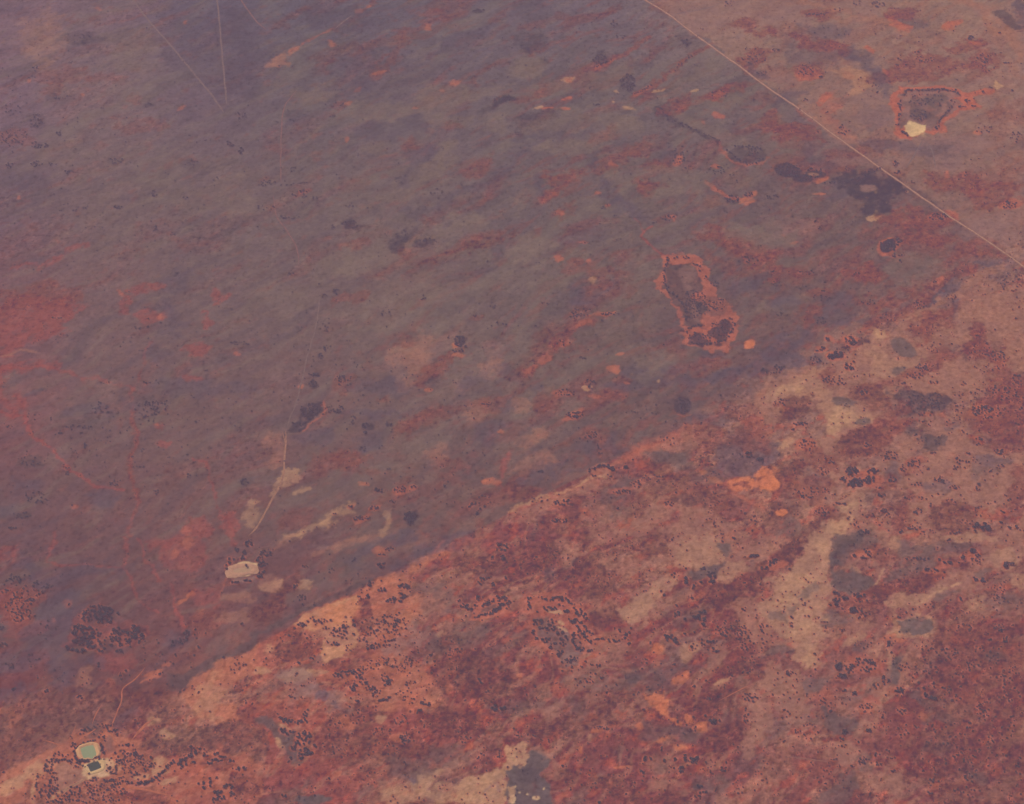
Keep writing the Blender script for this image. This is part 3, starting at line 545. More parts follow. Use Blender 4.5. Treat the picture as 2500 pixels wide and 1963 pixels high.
# ------------------------------------------------------------------ tree survey
# '#' starts a stand: label of its trees | group.  C clusters (cx cy rx ry count), L rows (count; points), S single trees
TREES = '''
# dark distant tree among thin scrub on the hazy grey plain in the top left | trees on the hazy north-western plain
0 C 7 : 230 930 35 22 12 295 930 12 10 3 235 1050 40 18 10 320 1050 15 8 3 440 1095 26 14 5 380 850 20 14 4 230 770 40 40 16 60 1060 25 20 7 755 1325 28 14 6 1535 960 16 20 6 1465 920 25 16 5
0 C 5 : 90 880 95 60 36 980 1235 25 25 7 740 1025 45 25 10 1100 1490 16 14 4 990 1465 18 25 6 1230 1045 40 30 9 1185 1265 20 8 3 500 240 80 40 12 380 610 60 25 8 950 675 30 15 5 80 700 60 50 12 230 440 20 30 5 200 490 25 15 4 480 1340 15 10 3 540 1320 20 10 3 1540 740 40 20 9
0 C 3.6 : 800 1300 750 380 60 800 900 700 200 25 500 500 500 300 25
1 C 6 : 1570 640 60 24 16 600 1432 52 26 18 490 1450 12 10 3 60 1170 60 22 14 380 1270 20 14 4 310 1220 30 20 7 480 745 12 6 2 1080 1540 75 22 12 1415 65 40 10 6 590 1320 30 10 4 950 1480 30 20 5 230 770 20 8 3
1 C 5 : 60 1330 60 20 8 200 1390 50 12 8 240 1080 40 20 6 1150 1220 60 20 7 520 680 50 25 8 290 1250 60 30 10
1 L 6 8 : 180 1190 250 1170 330 1165
1 C 3.6 : 800 1300 700 350 40 500 1000 450 200 20
2 C 7 : 740 530 48 52 30 560 380 44 34 16 1400 1270 46 20 20 1510 1245 30 14 8 1110 275 36 22 9 990 1390 46 18 10 910 1420 14 8 3
2 C 6 : 1060 1010 40 38 14 1130 1075 25 18 6 580 1330 28 14 5 655 1372 12 6 3 650 150 24 18 5 1380 25 28 20 6 1210 185 12 6 2 30 860 26 14 7 1300 1090 70 28 14 1400 1120 20 8 5 1435 1155 6 8 2 690 235 40 12 5 540 670 20 10 4 1320 600 50 30 10 1070 960 60 30 7
2 L 5 14 : 530 435 580 405 640 385
2 L 5 14 : 780 605 850 570 900 540
2 L 5 8 : 1040 440 1080 410 1150 360
2 L 6 34 : 940 690 1000 760 1100 800 1230 858 1335 905
# dark tree on the edge of the grey swamp west of the upper road | trees round the dark swamps beside the road
2 L 8 16 : 1410 935 1540 940 1600 960
2 L 8 22 : 1370 965 1430 1012 1480 1040 1540 1045 1600 1015
2 C 7 : 1540 970 50 36 12
3 C 8 : 130 1090 80 42 40 220 1140 50 22 16
3 L 8 20 : 240 1110 260 1080 330 1085 345 1105 320 1130 260 1130
3 L 8 22 : 370 1172 480 1160 560 1150 600 1125
3 L 8 22 : 560 1180 600 1150 640 1100 720 1080
2 S 8 : 990 1645 1000 1652
2 C 7 : 1110 1645 20 8 5 1045 1645 14 8 4 1165 1690 20 8 3 1500 1665 80 25 10
# dark tree bordering the pale scrubby clay lake in the upper right | trees round the dry clay lake
3 L 7 40 : 868 612 885 577 1000 578 1100 570 1195 580 1222 610
3 L 7 22 : 1160 640 1190 652 1150 712 1100 755 1080 820
3 L 8 18 : 838 635 838 700 830 780 828 808
3 L 9 9 : 850 838 890 865
3 C 6 : 950 640 80 45 26 1060 620 60 40 14
3 C 8 : 960 740 60 38 22 1270 645 18 10 5 1310 680 16 6 4 1240 680 30 10 7 1095 668 8 10 2 1075 822 14 10 3
3 S 9 : 1320 595 1370 592 1355 573 1412 560 1425 562 1448 574
# dark shrub tree on the hazy reddish country right of the upper road | trees right of the upper road
3 S 9 : 1205 512 1555 582
3 C 7 : 815 1045 22 16 9 820 1100 18 10 6 300 95 60 10 12 45 325 25 8 5 950 335 16 8 3 340 490 14 6 3 1540 1305 50 26 18 1290 245 20 14 6 1480 210 10 6 2 700 30 40 16 8 560 20 40 16 5 450 65 30 10 4 1360 375 30 8 4 1365 400 20 5 4 1520 400 20 8 3
3 C 5 : 1400 400 80 70 26 240 450 60 36 24 1000 380 60 20 12 30 1260 40 14 8 500 1080 20 14 5 310 1415 16 6 3 330 1455 18 10 4 480 830 40 30 12 1380 830 60 20 8 1580 880 50 40 14 370 720 10 6 2 240 640 14 8 3 680 560 30 40 8 910 1165 40 10 4 1290 1120 90 60 8 850 380 60 50 8
3 C 4 : 800 300 700 250 50 1300 1200 250 200 25 300 200 250 120 20
2 C 5 : 1540 360 80 70 30 1590 470 30 16 10
# dark tree in the clump on an orange sand patch left of the lower road | trees of the orange sand patches by the road
3 C 9 : 770 1570 58 36 44 830 1540 20 16 8
3 C 8 : 830 1635 40 14 8 845 1668 10 7 3
3 C 7 : 1085 1385 60 22 26
# small dark shrub tree on the grey and pink plain at the left edge | shrub trees of the western plain
4 C 6 : 200 1230 90 45 18 240 1470 80 38 20 140 1580 60 22 12 80 1660 30 10 8 730 1375 30 18 7 670 735 30 7 4 935 735 25 9 6 1530 480 60 12 12 380 320 50 5 6 60 1015 20 14 5 1000 1430 30 14 5 1130 35 14 6 3 1560 1370 24 26 8 1200 1330 20 14 4 420 1275 20 8 4 430 1310 14 10 3
4 C 5.5 : 950 900 90 48 28 640 900 70 45 16 500 1020 90 18 14 1020 880 60 40 14 890 1270 60 10 4 950 960 40 20 5 370 1060 20 8 3 520 1060 10 6 2 540 1130 14 20 4 870 385 30 10 4 940 330 10 6 2 940 380 8 5 2
4 S 6 : 170 1170 350 1162 765 1055 765 1043 880 1048 325 960 325 972 1135 940 1168 1018 1418 960 1468 960 1605 918 1250 985 1195 1195 1380 1215 1325 1212 755 928 770 972 655 1022 695 985 840 1178 842 1205 70 1430 460 1515 305 1195 480 1165 280 1125 1320 655 1308 655 1395 250
4 C 3.8 : 1200 1000 350 350 60 900 1200 300 250 30 500 1200 200 200 20 1000 450 300 100 14 200 1000 200 100 8 300 420 200 80 10
# dark clumped tree in the lone dark thicket of the central plain | trees of the dark thickets on the central plain
5 C 9 : 1295 462 36 38 32 1290 530 36 12 9 1230 440 8 8 2 1340 500 10 6 2
5 C 10 : 985 1590 44 28 34 990 1635 16 16 4
5 C 7 : 450 510 28 18 6 370 685 38 12 12 360 740 24 22 10 410 560 15 20 6 700 1010 22 16 12 845 1000 20 7 4 915 1415 38 26 14 785 1420 28 18 9 1003 1400 18 12 4 755 1535 25 14 10 605 1525 14 5 4 500 1570 10 5 2
5 C 5.5 : 345 915 60 50 34 270 1000 40 24 14 500 900 60 30 16 520 920 30 14 6 560 720 60 38 20 870 1495 20 15 5 670 1600 55 16 14 1490 870 50 20 9 830 290 40 18 6 430 180 28 10 6 510 150 22 18 6 1065 190 16 16 4 450 400 18 30 5 615 985 14 14 4 620 960 20 10 3 700 1050 16 6 3 690 1160 30 20 5 1390 305 16 6 3 1505 240 20 24 4 220 45 30 10 4 1550 400 60 60 6 1450 1460 40 16 4
5 L 9 9 : 1345 1540 1360 1518 1415 1500
5 L 9 6 : 1400 1580 1415 1550 1435 1535
5 S 9 : 1458 1525 1480 1505 1492 1498 1200 1395
5 C 4.2 : 800 1000 700 500 90 600 1000 300 200 20 1300 1350 250 200 25 700 500 500 300 30
5 S 5 : 380 1130 430 1135 70 1158 112 795 215 828 165 850 1258 1320 1388 962 930 1690 430 935
# dark tree on the pink-rimmed swamp in the right middle | trees of the pink-rimmed swamp
6 L 8 32 : 970 0 975 100 1000 160 1060 185
6 L 7 14 : 1060 190 1105 260 1110 340
6 L 7 24 : 1130 480 1240 490 1360 465 1400 400 1420 360 1380 320
6 L 6 18 : 1110 420 1120 390 1170 362 1230 370
6 C 6 : 1160 180 60 38 26 1150 260 55 66 44 1220 240 45 60 30 1320 240 50 40 22 1330 390 70 60 34 1180 440 60 28 14 1250 450 40 20 8
6 C 8 : 1290 105 22 22 8 1230 65 14 10 4 1195 10 10 20 3 1328 494 5 4 1
2 L 8 8 : 985 1700 990 1650
# small dark tree on the streaked red and grey country in the centre | trees of the streaked central country
6 C 7 : 620 295 60 8 12 400 310 30 18 8 340 800 60 22 16 405 940 58 22 24 510 1070 40 20 12 700 1430 55 12 14 790 1380 40 22 9 290 1505 22 18 8 340 1500 30 20 6 670 1535 8 10 3 1010 1508 38 14 8 300 1615 50 16 16 560 660 0 0 0 1205 995 8 8 2 1605 655 20 10 5 180 1300 24 8 5
6 S 12 : 490 763
6 C 5 : 450 290 80 30 16 500 725 40 18 9 470 580 60 10 5 320 480 50 20 9 540 1140 50 60 10 1090 880 50 50 24 900 880 200 150 20 140 1480 90 20 8 520 1330 14 8 4 430 1100 60 20 6 210 230 20 8 3
6 S 7 : 650 998 820 960 1330 815 1128 788 395 530 485 525 40 372 150 375 1580 930 965 490 575 340 770 1225 1045 1435 1085 60
# dark tree in the row above the pale bank where grey and red ground meet | trees on the old fence line
6 L 10 18 : 485 1298 520 1285 560 1262 610 1265 650 1290
6 C 10 : 630 1280 22 10 9 720 1275 14 12 7 630 1330 14 5 3
6 C 10 : 1500 1180 24 8 5 1580 1220 26 10 8 1520 1205 30 6 4
6 C 5 : 1290 1320 60 20 6 900 1340 70 20 8 1250 1450 150 80 12 1550 1610 50 30 10 1300 1620 100 30 8
6 S 9 : 1640 1570 1575 1668 1530 1678 1485 1568 1240 1605 1285 1635
# black-looking tree in a dense clump ringed by pink sand near the right edge | trees in the pink-ringed clumps
7 C 11 : 430 560 50 18 20 400 570 20 14 6
7 C 10 : 330 530 26 7 6 355 515 14 5 3 515 462 30 18 9 545 482 20 12 8 520 645 26 9 10 500 622 14 4 3 380 460 12 8 4 550 600 8 4 2
7 C 7 : 70 640 34 22 12 30 670 50 8 6 410 720 70 26 18 605 795 26 18 12 85 860 40 22 9 160 1030 12 8 4 205 995 44 10 9 480 740 20 10 5 690 20 0 0 0
7 C 6 : 300 590 36 26 14 360 90 12 10 2 250 30 50 14 12 60 100 46 14 8 30 30 24 8 5 560 40 20 8 3 1060 90 20 8 3 960 240 50 28 16 1170 180 36 24 10 640 220 60 16 9 750 320 60 20 10 90 300 40 14 5 210 130 40 16 5 340 180 60 40 12 330 340 50 24 8
# dark tree of the grey thicket in tan ground at the right | trees of the grey thickets in the tan ground
7 C 8 : 960 860 80 50 26 1060 850 50 50 18 1000 930 60 20 8 1090 820 20 14 6
7 C 8 : 940 1068 16 6 4 1050 1182 18 6 4 980 1100 40 30 6 1080 1110 20 30 4 980 978 20 5 4
7 C 9 : 1355 910 60 36 28 1420 900 18 12 6 1400 960 30 14 6 860 740 12 6 3 1070 738 12 8 3 1040 735 16 4 3
7 C 7 : 990 640 60 26 16 940 690 40 20 10 1500 800 100 60 32 1450 560 60 28 16 1360 520 60 40 14 1480 920 60 40 12 1610 860 20 60 9 1590 720 40 50 12
7 S 8 : 1070 516 1095 492 1170 490 1445 398 1240 855 1200 905 905 380 1515 622 1310 870
7 C 5 : 1040 520 30 24 8 1550 100 70 60 16 1200 900 60 40 12 1250 740 60 12 4 1450 240 0 0 0 1200 1000 100 60 14 1600 1000 60 60 12 1400 650 80 40 12 1350 800 60 50 14
# dark tree in the large dark grove on red ground at the right | trees of the right-hand grove
7 C 10 : 535 1300 44 28 24 480 1345 24 14 9 570 1370 60 26 34 530 1385 30 12 10 640 1350 40 26 18 670 1300 36 18 12
7 C 10 : 720 1453 20 11 9 705 1402 16 5 4
# dark tree beside the tan clearings below the right-hand grove | trees of the south-eastern tan clearings
7 C 8 : 930 1250 44 26 18 860 1285 20 14 5 400 1240 20 12 6 350 1300 34 18 8 250 1130 60 26 14 230 1105 16 8 4 620 1130 20 14 6 1190 1405 36 10 10 1100 1360 45 14 10 1470 1170 38 18 12 1345 1093 26 10 8 1340 1130 12 8 3 1480 1270 34 12 7 1200 1215 10 6 3 1275 1240 8 6 2 1020 1287 10 6 3 1415 1300 8 5 2 950 1385 40 10 6 1230 1550 0 0 0 1280 1190 10 6 2
7 S 14 : 1485 1554 1500 1562
7 S 11 : 1478 1625 1488 1628 1537 1662 1546 1658 1580 1656
7 C 12 : 1355 1650 34 22 12 1395 1665 16 14 6 1320 1665 14 26 6
7 C 7 : 340 1560 46 28 15 950 1562 28 18 8 930 1660 40 14 9 850 1690 18 6 4 610 1690 40 18 16 460 1505 36 7 7 780 1200 60 28 16 790 1350 30 20 8 740 1555 20 14 5 1010 1690 60 14 7 1180 1695 40 10 7 1340 1400 14 30 6
7 C 5.5 : 300 1440 140 36 26 1230 1270 60 40 12 580 1600 80 70 12 1280 1580 100 60 14 1120 1480 160 60 12 1550 1500 70 60 8 720 1600 60 60 10
7 S 7 : 1508 1452 1445 1495 870 1470 1045 1460 265 1165 365 1218 225 1468 285 1462 1585 1400
# dark tree in the big dense grove on grey ground at the lower left | trees of the big lower-left grove
8 C 10.5 : 620 470 70 26 20 690 480 36 20 14 560 510 60 36 24 660 530 50 36 22 755 495 10 8 2 700 545 14 8 4
8 C 10.5 : 510 590 40 26 20 480 620 24 14 7 580 625 50 36 22 520 670 60 26 16 430 715 20 8 5 460 730 16 6 4 520 735 30 8 7 580 700 30 24 9 640 735 20 8 5 670 718 10 10 3 650 660 30 40 8
8 C 10.5 : 755 610 36 22 13 865 590 26 24 13 830 640 44 30 18 890 650 30 22 12 720 640 20 30 7 770 690 14 14 4 820 690 18 20 5 740 665 30 14 5 705 700 14 8 3 910 635 10 6 2 755 735 14 6 3
# small dark tree scattered on the red and grey ground left of the big grove | trees left of the big grove
8 C 7 : 110 450 90 50 28 180 370 100 50 22 160 510 70 36 16 120 280 55 18 9 60 360 50 12 6 300 340 50 30 10 250 300 40 14 5 200 415 16 10 5 110 530 50 30 10
8 C 8 : 15 590 20 12 5 25 700 25 12 5 70 835 25 14 5 630 820 10 12 3 635 850 6 4 1 300 990 14 14 5 510 1030 30 10 6 90 980 14 8 4 770 900 7 30 6 800 860 10 6 2 440 440 14 6 2 130 285 8 6 2 200 410 10 14 4
8 C 5 : 100 280 100 60 14 150 800 120 60 14 400 900 160 100 14 1100 820 120 80 14 300 600 80 60 8 950 700 120 60 8 1250 600 80 60 8 540 950 60 50 6
# dark tree standing round the pale dry dam left of centre | trees round the dry dam
8 C 9 : 1585 55 24 20 12 1510 92 12 16 6 1460 160 8 24 8 1445 205 6 18 5 1555 110 14 24 7 1545 148 12 10 4 1500 300 22 5 6 1600 60 8 12 3
8 S 10 : 1490 156 1572 200 1543 565
9 C 9 : 55 120 26 18 12 30 160 20 24 10 90 125 8 16 4 45 185 28 20 13 40 235 22 14 7 20 265 18 8 7 5 160 6 4 1
8 C 7 : 1575 290 24 6 6 1145 675 50 20 12 1190 630 16 24 8 1100 700 14 10 4 1560 822 16 6 4
8 S 9 : 1270 712 1262 706 1100 952 1065 945 1425 775 1245 598 1235 762
8 S 9 : 1015 882 910 885 920 790
# dark shrub tree pressed against the pale bank of the green pond | shrub trees on the pond banks
8 L 8.5 22 : 520 1332 485 1355 474 1385 480 1412 500 1438
8 L 7.5 14 : 505 1440 540 1438 572 1432
8 L 7 8 : 525 1330 570 1308 605 1300
8 L 8.5 16 : 638 1325 652 1360 655 1395
8 L 8.5 9 : 608 1412 635 1415 652 1438
8 S 8 : 570 1520 540 1445 530 1470 545 1478
# dark tree on the orange sand north of the green pond | trees north of the ponds
8 C 8 : 640 1210 45 14 8 610 1222 10 6 2 560 1230 30 14 5 520 1255 18 18 5 545 1245 10 8 3 640 1255 14 10 3 630 1290 8 6 3 665 1290 8 24 5 690 1215 20 14 5 720 1238 8 8 3 740 1240 16 14 4 750 1270 14 14 4 650 1270 10 10 2 595 1265 10 8 2 700 1245 14 6 4 475 1330 14 20 5 455 1290 8 12 3
8 C 9.5 : 770 1340 14 8 3 828 1335 26 12 9 855 1365 10 6 3 730 1385 14 8 3 860 1390 10 14 4
# dark tree on the pinkish sand left of the two ponds | trees left of the ponds
8 C 8 : 375 1392 6 14 4 350 1400 10 10 3 335 1425 10 8 4 385 1432 26 8 8 360 1440 14 12 6 300 1450 14 24 8 290 1480 8 20 6 300 1500 10 8 4 330 1460 8 20 4 325 1500 10 30 6 345 1520 14 8 4 400 1395 10 6 2 420 1430 14 6 4 440 1440 10 8 3 430 1400 8 6 2 450 1440 14 14 4 500 1470 20 14 5 480 1480 14 10 3 500 1450 18 8 4
8 C 7.5 : 340 1560 26 24 8 320 1590 8 40 10 340 1620 10 30 8 320 1640 14 20 5 360 1600 10 40 6 240 1530 8 12 3 235 1590 6 40 9 260 1640 14 30 5 300 1620 30 30 6 410 1410 14 8 3
# dark tree in the thick mixed scrub along the bottom edge below the ponds | trees of the scrub below the ponds
8 C 8 : 420 1650 70 20 14 400 1690 60 14 14 480 1620 40 20 12 480 1670 50 24 14 560 1590 30 20 10 600 1560 30 16 9 620 1540 14 10 3 590 1640 40 40 18 650 1600 40 24 12 680 1660 40 40 16 740 1620 50 18 14 780 1630 20 20 7 700 1690 60 14 9 560 1690 60 14 9 740 1590 40 10 6 330 1690 40 14 8 220 1680 20 20 3 300 1660 20 30 5
8 S 8 : 72 1612 88 1612
8 C 7.5 : 700 1560 40 8 9 780 1572 40 8 10 700 1500 14 24 6 740 1490 14 20 5 730 1520 14 8 3 750 1440 12 40 8 790 1440 24 30 10 800 1500 30 24 10 850 1450 30 30 9 880 1400 30 24 10 900 1440 20 30 8 940 1480 20 30 7 970 1460 10 20 4 860 1520 24 24 6 830 1580 30 8 6 780 1390 30 20 7 830 1400 20 20 6 780 1540 24 10 4
8 S 9 : 964 1416 960 1412 880 1555 920 1535
# dark tree in the line along the sandy creek bed at the lower left | trees lining the creek
8 L 9 14 : 862 1580 900 1580 945 1572
8 L 8.5 22 : 940 1575 970 1560 1010 1530 1040 1505
8 L 9 18 : 1040 1505 1065 1475 1085 1455 1110 1440
# dark tree on the orange sand flats right of the creek line | trees of the orange sand flats
8 C 9 : 1150 1440 10 20 5 1175 1420 16 14 5 1215 1400 14 20 8 1160 1470 14 20 4 1185 1455 10 8 3 1225 1450 16 10 4 1255 1380 20 14 6 1290 1360 20 8 4 1310 1390 20 20 6 1340 1450 20 8 5 1390 1435 40 10 10 1410 1410 30 8 6 1480 1440 24 7 7 1130 1460 8 6 2 1240 1350 30 8 5 1380 1390 20 10 4
8 C 9.5 : 1300 1590 9 28 8 1340 1570 7 22 5 1335 1600 8 10 2 1390 1640 26 16 12 1410 1680 24 20 9 1365 1690 14 14 4 1480 1650 10 16 4 1440 1600 12 12 4 1475 1600 14 14 4 1530 1490 30 8 4 1200 1620 0 0 0 1380 1545 14 6 2 1260 1585 8 6 2
# dark tree in the loose grove on grey and red ground left of bottom centre | trees of the lower-centre grove
9 C 9.5 : 200 1180 36 16 10 175 1170 8 6 2 310 1145 14 20 6 330 1110 6 6 1 170 1245 18 12 8 190 1265 12 6 3 240 1250 30 10 5 275 1190 30 20 8 320 1180 10 10 3 215 1190 20 10 4
9 C 9.5 : 275 1290 18 30 8 320 1260 24 14 7 340 1300 20 30 9 305 1310 14 20 5 270 1330 12 12 4 310 1385 36 26 16 290 1410 20 16 8 350 1380 16 14 4 250 1340 14 10 3 238 1360 16 10 5 260 1320 10 6 2
9 C 10 : 222 1415 8 6 3 148 1165 7 5 2
9 S 13 : 170 1352
9 S 11 : 372 1338 382 1346
# dark tree on pink soil by the old fence line left of centre | trees along the central fence line
9 C 9.5 : 795 192 24 12 9 820 180 10 6 2 722 290 8 8 3 725 315 12 8 4 708 392 13 12 6
9 C 8 : 850 88 30 12 5 800 125 24 6 4 480 225 24 20 7 310 195 14 8 3 290 400 30 24 10 300 440 6 4 1 240 330 10 12 4 255 318 5 4 1 375 442 8 5 2
9 S 8 : 650 386 402 234 435 272 328 200 470 120 625 155 650 245 700 270 1045 185 1048 200 935 228 798 288 230 688 240 645 215 40 575 290
9 S 10 : 208 636 216 640
9 S 10 : 270 808 276 812
9 S 8 : 350 775 372 765 360 780 345 780 548 802 562 796 447 818 428 822 1055 900 1035 742 1012 932 395 805
# dark dot-like tree scattered on the pale orange sand slope | trees dotted over the orange sand slope
9 C 7 : 290 572 30 14 10 330 545 8 6 2 240 590 14 6 2 420 540 60 10 9 400 560 60 20 5 565 578 26 14 12 625 560 8 22 7 620 545 8 5 2 520 620 60 22 16 510 600 30 14 7 490 690 40 12 9 515 690 14 8 3 560 640 30 20 5 440 590 30 12 3 620 630 8 6 2 655 660 10 14 3 340 640 40 30 4
# dark tree among the many dots on the orange speckled slope in the lower centre | trees of the speckled orange slope
9 C 9 : 930 380 20 20 8 925 415 14 6 4 960 385 12 10 3 875 405 14 14 5 840 410 18 12 6 940 320 30 12 12 970 330 10 12 3 800 342 24 10 6 820 350 10 5 2 870 425 12 6 2
9 C 9 : 820 505 14 4 3 820 545 10 10 4 885 568 12 10 6 900 540 20 10 4 845 520 12 10 3
9 C 6.5 : 780 560 60 50 16 830 620 90 60 30 900 520 60 30 10 940 560 40 40 8 720 640 40 60 12 780 700 80 20 16 720 720 20 6 4 870 690 60 30 8 700 590 30 60 8
9 C 5 : 900 800 100 50 32 780 800 60 30 14 960 850 80 50 14 1000 1000 90 80 16 700 840 60 20 8 940 1000 50 60 8 560 540 60 40 4
9 C 7 : 590 870 50 16 14 520 890 40 16 8 640 870 40 24 10 690 930 30 20 10 620 960 24 18 8 620 985 14 8 4 820 900 20 24 8 850 920 20 20 6 830 940 30 20 6 730 970 30 14 6 760 1000 40 24 10 660 900 30 10 5
9 C 9 : 845 1028 14 5 3 818 1048 20 8 6 790 1050 10 6 2 765 1085 10 4 1 1085 1072 26 10 9 1060 1060 8 5 2 1045 1110 14 6 4 650 1055 10 6 2
# dark green tree standing by itself on plain red ground in the lower centre | lone dark trees of the red ground
9 S 9 : 1108 762 1122 756 1118 764
9 S 9 : 1090 806 1142 797 1136 800 1143 825 1090 868 1118 875 1125 943
9 S 9.5 : 1418 912 1426 916 1432 934 1440 938
9 S 9 : 1488 940 1494 968 1500 970
9 S 14 : 1466 996
9 S 12 : 1480 990
9 S 9 : 465 1549 470 1553
9 S 7 : 1452 1350 1016 1222 1038 1252 943 1447 907 1418 1330 1050 1336 1046 1300 1220 1306 1228
# small dark shrub tree on the mottled red ground of the lower centre | shrub trees of the mottled red ground
9 C 6 : 950 1290 34 40 22 920 1170 40 40 10 1060 1190 60 30 6 800 1250 60 40 16 640 1150 70 50 14 500 1200 60 50 14 480 1330 60 70 16 600 1350 80 60 10 1330 1290 40 30 9 1240 700 90 60 16 1270 760 60 40 10 800 1380 120 60 12 1500 1400 80 40 9 700 1550 100 50 7 300 1650 150 50 8 1300 880 80 60 6 220 1020 20 8 4
9 C 10 : 1545 1098 42 14 9 1520 1112 14 10 4 180 1660 14 10 3
# dark tree in the black ring on the pink oval clearing | trees ringing the pink oval clearing
9 L 10 22 : 1430 450 1470 432 1520 408 1575 392 1600 396
9 L 10 20 : 1605 400 1595 430 1560 452 1515 488 1540 460
9 L 8 18 : 1515 492 1470 498 1430 505 1402 525
9 L 8 8 : 1540 415 1560 445 1530 470
9 C 9 : 1415 400 10 18 6 1350 455 14 14 5 1370 470 14 8 4 1400 450 14 20 5 1295 410 10 8 2 1345 510 10 6 2 1255 537 6 6 2 1310 440 30 16 5
9 C 9 : 1445 275 26 10 6 1430 300 20 14 5 1495 262 8 4 1 1510 315 12 16 6 1490 270 10 14 2 1590 270 14 10 3
# dark tree in the knot of trees above the pink oval clearing | trees above the oval clearing
9 C 9.5 : 1560 62 24 10 7 1600 70 10 16 5 1580 95 20 8 3 1510 135 14 5 2 1570 130 14 8 2 1580 150 8 5 2 1535 90 10 8 2 1495 150 8 4 1
# dark tree in the outer ring round the grey-green hollow | trees ringing the grey-green hollow
10 L 9 14 : 95 470 120 460 95 400 140 395 
10 L 9 24 : 170 400 220 410 280 400 350 405 375 445
10 L 9 14 : 200 470 240 465 265 475 300 440
10 C 10 : 345 480 16 14 7 155 488 10 6 2
10 C 10 : 465 518 16 18 7 420 500 24 14 6 400 470 10 12 3 440 480 12 6 2
10 L 9 30 : 360 530 400 560 425 600 455 625 480 660 500 685
10 L 9 18 : 380 545 420 545 470 590 500 625 520 635
10 L 7.5 22 : 500 670 550 660 605 665 670 680 720 655 745 620
# dark tree inside the grey-green hollow among pale patches | trees inside the grey-green hollow
10 C 10 : 150 555 14 24 6 185 555 8 14 3 185 590 12 8 3 220 600 10 12 3 245 550 18 30 6 265 590 20 14 5 136 612 7 16 4 160 655 18 8 4 190 665 14 10 4 230 655 16 8 4 215 680 12 6 3
10 C 10 : 392 655 12 30 9 390 690 10 12 3 300 620 26 6 4 340 660 26 12 5 310 660 10 14 3 325 690 20 12 5 265 690 20 6 3 245 715 10 8 3 290 745 12 20 4 318 745 12 10 4 415 715 16 14 6 440 730 10 8 3 375 790 10 24 5 350 800 12 14 4 405 785 14 14 4 315 808 8 8 2 340 830 6 6 1 385 840 6 6 1 295 775 8 8 2
10 C 8 : 470 635 14 40 6 485 735 12 6 3 460 720 8 6 2 445 835 8 6 2 470 800 12 6 2 505 825 10 8 3 425 660 20 30 4 500 730 20 8 3 430 610 10 10 2 320 865 5 5 1 550 830 14 8 4
10 S 8 : 404 915 416 954 461 964 435 932 455 932 466 912 500 900 530 882 595 878 600 960 665 952 148 962
10 C 8.5 : 495 930 24 14 7 570 903 8 14 5 605 1000 10 4 3 555 838 12 6 3 95 1015 8 5 2
# dark tree at the foot of the tan flats right of bottom centre | trees beside the tan flats
10 C 11 : 1218 210 18 8 5 1270 240 24 10 5 1262 255 14 10 4 1270 295 26 10 7 1205 295 16 6 3 1110 300 14 10 4 1108 275 10 4 2 1155 322 10 10 3 1290 270 10 8 2
10 C 9 : 955 358 8 14 3 968 385 8 5 2 1045 445 14 6 2 1065 490 14 6 3 1045 512 14 6 3 1050 500 16 16 4 985 300 6 4 1 1050 288 6 4 1 1030 250 14 20 4 1135 400 20 8 3
10 S 9 : 1339 36 1344 38 1108 213 1018 28 1020 32
# dark tree in the tight clump on red ground right of bottom centre | trees of the red-ground clumps
10 C 12 : 1175 520 22 12 8 1210 540 16 14 6 1190 500 12 10 2 1228 492 8 5 2 1215 568 14 10 3 1105 535 6 5 1
10 C 10 : 1015 658 36 20 12 990 640 14 10 5 1045 682 14 6 4 1270 678 14 6 4 1240 678 10 5 2 1300 738 18 8 5 1282 718 10 6 2 1248 732 5 4 1 1097 625 14 5 3 1160 620 8 4 1 1210 665 6 4 1 1265 655 8 4 1
10 C 11 : 1285 1185 28 14 9 1318 1180 8 8 2 1235 1150 10 6 2 1285 1200 14 6 2 1228 1120 0 0 0
10 C 9 : 1262 1045 18 7 5 1030 822 8 6 3 1140 712 8 5 2 748 690 12 8 4 690 606 9 9 3 725 630 10 10 4 755 592 5 5 1 910 596 6 4 1 952 602 7 5 2 885 680 5 5 1 575 325 0 0 0
10 S 9 : 1092 1260 1100 1266 1236 926 1163 960 1155 1158
# dark tree in the bottom clumps on dark red ground | trees of the bottom-edge clumps
10 C 11 : 1130 1432 38 14 12 1165 1430 14 10 4 1100 1405 14 10 4 1180 1415 12 8 3
10 C 9.5 : 1043 1425 12 14 5 845 1425 16 12 7 887 1425 6 6 2 1080 1495 14 20 8 1030 1484 7 5 2 965 1435 8 10 3 990 1395 6 5 1 830 1505 14 8 4 1200 1600 20 10 6 1240 1635 12 6 3 1210 1640 12 5 2 1182 1665 18 8 5 555 1702 10 5 3 320 1468 8 6 2 345 1472 5 3 1 950 1360 4 10 2 1340 1500 20 8 3 1330 1340 0 0 0
10 S 7 : 556 1216 563 1218 651 1252 776 1012 148 1282 136 1276 232 1302 700 1328 705 1442 835 1110 1440 1645 1465 1640
# small dark shrub tree dotted over the mottled red ground at the bottom | shrub trees of the southern red ground
10 C 7 : 1350 610 60 36 20 1480 640 60 50 24 1500 700 50 30 10 1600 650 30 90 12 1470 600 30 30 8 1500 820 60 60 12 1490 1150 20 60 10 1520 1030 50 30 14 1600 580 30 20 6 1480 470 20 14 5 1160 680 90 30 9 1400 560 60 30 9
10 C 6 : 80 1240 90 60 8 450 1560 120 80 12 800 1560 160 80 14 1300 1480 90 60 14 500 1400 120 60 8 900 850 120 80 10 1350 900 120 80 12 250 200 200 100 14 700 200 250 100 14 1550 300 80 60 10 1200 1400 0 0 0 1400 1600 120 60 12 600 1230 60 10 5
